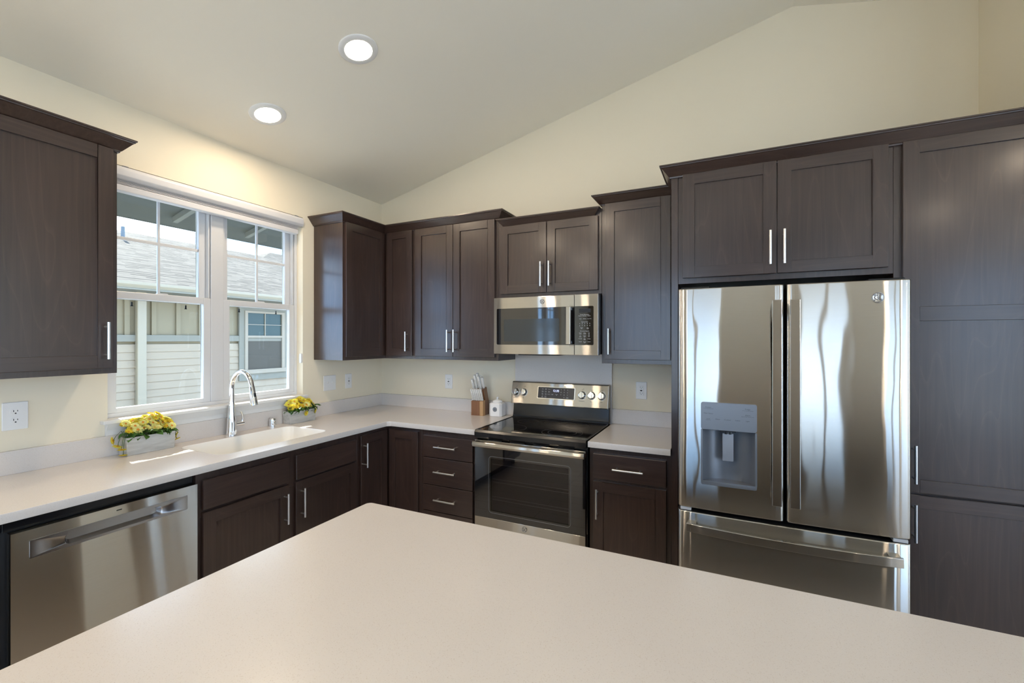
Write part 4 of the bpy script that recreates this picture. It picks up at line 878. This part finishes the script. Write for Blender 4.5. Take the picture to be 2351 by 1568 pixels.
hs_ = thing('sharpening_rod', 'white-handled sharpening rod with a wire loop, at the block right side', 'sharpener', kpos(0.038, -0.010, 0.2145)); hs_.rotation_euler = (math.radians(20), 0, math.radians(3))
m = MB(); m.lathe([(0, -0.003), (0.008, -0.003), (0.010, 0.01), (0.0115, 0.05), (0.0125, 0.085), (0.010, 0.092), (0, 0.093)], n=16); m.build('handle', KM, hs_)
m = MB(); m.tube([(-0.013 + 0.013 * math.cos(a), 0, 0.098 + 0.010 * math.sin(a)) for a in [2 * PI * i / 18 for i in range(19)]], 0.0012, 6); m.build('loop', KT, hs_)
# ================================================================== canister
cn = thing('canister', 'white ceramic lidded canister with grey medallion next to the knife block', 'canister', (1.252, -0.082, CH), math.radians(4))
def oct_(w_, c_): return [(-w_ + c_, -w_), (w_ - c_, -w_), (w_, -w_ + c_), (w_, w_ - c_), (w_ - c_, w_), (-w_ + c_, w_), (-w_, w_ - c_), (-w_, -w_ + c_)]
m = MB(); lv = [(0.050, 0.0), (0.053, 0.004), (0.053, 0.094), (0.049, 0.101), (0.040, 0.106)]; rings = [[(x, y, z) for x, y in oct_(w_, w_ * 0.30)] for w_, z in lv]
vs = sum(rings, []); m.add(vs, [(i * 8 + j, i * 8 + (j + 1) % 8, (i + 1) * 8 + (j + 1) % 8, (i + 1) * 8 + j) for i in range(4) for j in range(8)]); m.add(rings[0], [tuple(range(8))[::-1]]); m.add(rings[-1], [tuple(range(8))]); m.build('jar', CER, cn, 0.0025)
m = MB(); m.lathe([(0.036, 0.104), (0.040, 0.108), (0.039, 0.114), (0.034, 0.121), (0.016, 0.127), (0.007, 0.129), (0.006, 0.134), (0.010, 0.139), (0.010, 0.144), (0.006, 0.148), (0, 0.149)], n=28); m.build('lid', CER, cn)
m = MB(); m.lathe([(0, -0.0545), (0.017, -0.0545), (0.0185, -0.0535), (0.0185, -0.0525)], c=(0.0, 0, 0.056), n=28, axis='y'); md = m.build('medallion', plain('medallion_grey', (0.15, 0.17, 0.20), 0.5), cn)
m = MB(); 
for rr in (0.0155, 0.011): m.tube([(rr * math.cos(a), -0.0547, 0.056 + rr * math.sin(a)) for a in [2 * PI * i / 24 for i in range(25)]], 0.0006, 5)
m.build('medallion_relief', plain('relief_pale', (0.45, 0.46, 0.48), 0.5), md)

# ================================================================== flower planters
CONC, t_, b_ = new_mat('whitewashed_box'); n_ = N(t_, 'ShaderNodeTexNoise', Scale=9.0, Detail=5.0); L(t_, coords(t_, (1, 3, 6)), n_.inputs['Vector'])
r_ = rampn(t_, n_.outputs['Fac'], [(0.3, (0.40, 0.39, 0.36)), (0.7, (0.58, 0.57, 0.54))]); L(t_, r_.outputs[0], b_.inputs['Base Color']); b_.inputs['Roughness'].default_value = 0.7
SOIL = plain('foam_moss', (0.05, 0.06, 0.02), 0.9)
def leafm(name, c, tr=0.25):
    m, t, b = new_mat(name); b.inputs['Base Color'].default_value = (*c, 1); b.inputs['Roughness'].default_value = 0.5
    n = N(t, 'ShaderNodeTexNoise', Scale=40.0); r = rampn(t, n.outputs['Fac'], [(0.3, [x * 0.75 for x in c]), (0.7, [min(1, x * 1.2) for x in c])]); L(t, r.outputs[0], b.inputs['Base Color'])
    td = t.nodes.new('ShaderNodeBsdfTranslucent'); L(t, r.outputs[0], td.inputs[0]); ms = t.nodes.new('ShaderNodeMixShader'); ms.inputs[0].default_value = tr
    o = t.nodes['Material Output']; L(t, b.outputs[0], ms.inputs[1]); L(t, td.outputs[0], ms.inputs[2]); L(t, ms.outputs[0], o.inputs[0]); return m
PET = [leafm('petal_yellow', (0.88, 0.76, 0.09)), leafm('petal_pale', (0.90, 0.82, 0.30)), leafm('petal_gold', (0.86, 0.68, 0.05))]
CEN = plain('flower_center', (0.62, 0.22, 0.015), 0.8); LEAF = leafm('leaf_green', (0.07, 0.17, 0.03), 0.2); STEM = plain('stem_green', (0.05, 0.10, 0.02), 0.6)
def daisy(np_, R, cup, seed):
    rnd = random.Random(seed); m = MB()
    for layer in range(2):
        for i in range(np_):
            a = 2 * PI * (i + 0.5 * layer) / np_ + rnd.uniform(-0.06, 0.06); rl = R * (1 - 0.2 * layer) * rnd.uniform(0.9, 1.05); wv = R * 0.19; cu = cup + 0.16 * layer + rnd.uniform(-0.12, 0.10)
            rows = []
            for f, w_ in ((0.12, 0.5), (0.45, 1.0), (0.8, 0.95), (1.0, 0.25)):
                rr = rl * f; z = rr * cu * (1 - 0.35 * f) + 0.001 * layer
                for s in (-1, 0, 1):
                    x, y = rr, s * wv * w_; zz = z - (0.0016 if s == 0 else 0)
                    rows.append((x * math.cos(a) - y * math.sin(a), x * math.sin(a) + y * math.cos(a), zz))
            m.add(rows, [(j * 3 + q, j * 3 + q + 1, (j + 1) * 3 + q + 1, (j + 1) * 3 + q) for j in range(3) for q in range(2)], 0, True)
    m.lathe([(R * 0.26, 0.001), (R * 0.25, R * 0.10), (R * 0.16, R * 0.17), (0, R * 0.19)], n=12, mat=1)
    m.lathe([(R * 0.2, 0.0), (R * 0.05, -R * 0.2), (R * 0.04, -R * 0.25)], n=8, mat=2)
    return m
DM = []
for i, (n_, R, cu) in enumerate(((12, 0.026, 0.30), (13, 0.024, 0.12), (11, 0.022, 0.5), (12, 0.028, 0.2))):
    for pm in range(3): DM.append(daisy(n_, R, cu, i * 3 + pm).mesh('flower', [PET[pm], CEN, STEM]))
def leaf_mesh(seed):
    rnd = random.Random(seed); m = MB(); rows = []
    Ln, Wl = rnd.uniform(0.032, 0.048), rnd.uniform(0.011, 0.016)
    for f, w_ in ((0, 0.08), (0.2, 0.7), (0.45, 1.0), (0.72, 0.72), (1.0, 0.03)):
        for s in (-1, 0, 1): rows.append((Ln * f, s * Wl * w_, 0.004 * abs(s) + 0.012 * f - 0.026 * f * f))
    m.add(rows, [(j * 3 + q, j * 3 + q + 1, (j + 1) * 3 + q + 1, (j + 1) * 3 + q) for j in range(4) for q in range(2)], 0, True); return m
def planter(label, loc, rz, Ln, Dp, H, seed, spots, droops):
    """local: x along the box, -y to the front"""
    rnd = random.Random(seed); p = thing('flower_planter', label, 'planter', loc, rz)
    m = MB(); t0 = 0.004; w2, d2 = Ln / 2, Dp / 2; tp = 0.003
    def ring(w_, d_, z): return [(-w_, -d_, z), (w_, -d_, z), (w_, d_, z), (-w_, d_, z)]
    rs = [ring(w2 - tp, d2 - tp, 0), ring(w2, d2, H), ring(w2 - 0.007, d2 - 0.007, H), ring(w2 - 0.010, d2 - 0.010, H - 0.03)]
    m.add(sum(rs, []), [(i * 4 + j, i * 4 + (j + 1) % 4, (i + 1) * 4 + (j + 1) % 4, (i + 1) * 4 + j) for i in range(3) for j in range(4)]); m.add(rs[0], [(3, 2, 1, 0)])
    m.build('box', CONC, p, 0.002)
    MB().box(-w2 + 0.011, w2 - 0.011, -d2 + 0.011, d2 - 0.011, H - 0.035, H - 0.012).build('moss', SOIL, p)
    stems = MB()
    def put(x, y, z, dirv, mi, sc):
        o = bpy.data.objects.new('flower', DM[mi % len(DM)]); COL.objects.link(o); o.parent = p; o.location = (x, y, z)
        q = Vector(dirv).normalized().to_track_quat('Z', 'Y'); o.rotation_mode = 'QUATERNION'; o.rotation_quaternion = q; o.scale = (sc,) * 3
    for (x, y, z, tx_, ty_, mi, sc) in spots:
        put(x, y, z, (tx_, ty_, 1.0), mi, sc)
        stems.tube([(x * 0.8, y * 0.5, H - 0.02), (x * 0.95, y * 0.85, (H + z) / 2), (x, y, z - 0.004)], 0.0014, 6)
    for (x, y, z, dv, mi, sc, via) in droops:
        put(x, y, z, dv, mi, sc)
        stems.tube([(via[0], via[1], H - 0.01), (via[0] * 1.0 + (x - via[0]) * 0.35, via[1] + (y - via[1]) * 0.35, H + 0.035), (via[0] + (x - via[0]) * 0.8, via[1] + (y - via[1]) * 0.8, (H + z) / 2 + 0.016), (x, y, z)], 0.0013, 6)
    stems.build('stem', STEM, p)
    for i in range(46):
        o = bpy.data.objects.new('leaf', LM[i % len(LM)]); COL.objects.link(o); o.parent = p
        x = rnd.uniform(-w2 * 0.98, w2 * 0.98); y = rnd.choice((-1, -1, -0.6, 0)) * d2 * rnd.uniform(0.5, 1.0); a = math.atan2(y * 2.5, x * 0.6) + rnd.uniform(-0.7, 0.7)
        o.location = (x, y, H + rnd.uniform(-0.004, 0.024)); o.rotation_euler = (rnd.uniform(-0.5, 0.5), rnd.uniform(-0.5, 0.35), a)
    return p
LM = [leaf_mesh(i).mesh('leaf', [LEAF]) for i in range(5)]
def gen_spots(seed, Ln, H, top, n):
    rnd = random.Random(seed); out = []
    for i in range(n):
        f = (i + 0.5) / n * 2 - 1; x = f * Ln * 0.47 + rnd.uniform(-0.012, 0.012); ly = (-0.036, 0.0, 0.012, -0.018)[i % 4]
        z = H + top * (1 - 0.30 * f * f) * (0.30 if ly < -0.03 else (0.58 if ly < -0.01 else (0.8 if ly < 0.006 else 0.98))) * rnd.uniform(0.75, 1.12) + 0.012
        out.append((x, ly + rnd.uniform(-0.008, 0.006), z, 0.6 * f + rnd.uniform(-0.6, 0.6), -0.55 + (0.25 if ly > 0 else -0.45) + rnd.uniform(-0.5, 0.5), rnd.randrange(12), rnd.uniform(0.82, 1.08)))
    return out
P1L = 0.225
planter('larger-looking planter box of yellow daisies left of the faucet, nearest the camera', (0.0675, -1.885, CH), R90, P1L, 0.085, 0.093, 3, gen_spots(5, P1L, 0.093, 0.086, 38),
        [(-0.150, 0.0, 0.085, (-1, 0.1, -0.1), 2, 0.85, (-0.10, 0)), (-0.140, -0.02, 0.058, (-0.5, -0.3, -0.8), 0, 0.85, (-0.10, -0.01)), (-0.132, -0.038, 0.040, (-0.2, -0.4, -0.9), 5, 0.8, (-0.10, -0.02)), (-0.124, -0.035, 0.012, (-0.1, -0.1, -1), 2, 0.75, (-0.1, -0.02)),
         (0.128, 0.0, 0.082, (0.9, -0.4, 0.1), 3, 0.75, (0.10, 0)), (0.136, 0.0, 0.062, (0.9, -0.4, -0.3), 0, 0.75, (0.10, 0)), (0.138, -0.005, 0.040, (0.3, -0.4, -1), 2, 0.7, (0.10, 0))])
planter('planter box of yellow daisies right of the faucet, beside the air gap cap', (0.070, -0.938, CH), R90, 0.215, 0.085, 0.088, 9, gen_spots(12, 0.215, 0.088, 0.066, 34),
        [(0.012, -0.055, 0.064, (0.1, -1, -0.2), 3, 0.85, (0.012, -0.03)), (0.098, -0.045, 0.072, (0.5, -0.8, -0.2), 0, 0.85, (0.09, -0.02)), (0.125, -0.005, 0.098, (0.9, -0.5, 0.2), 2, 0.7, (0.10, 0))])
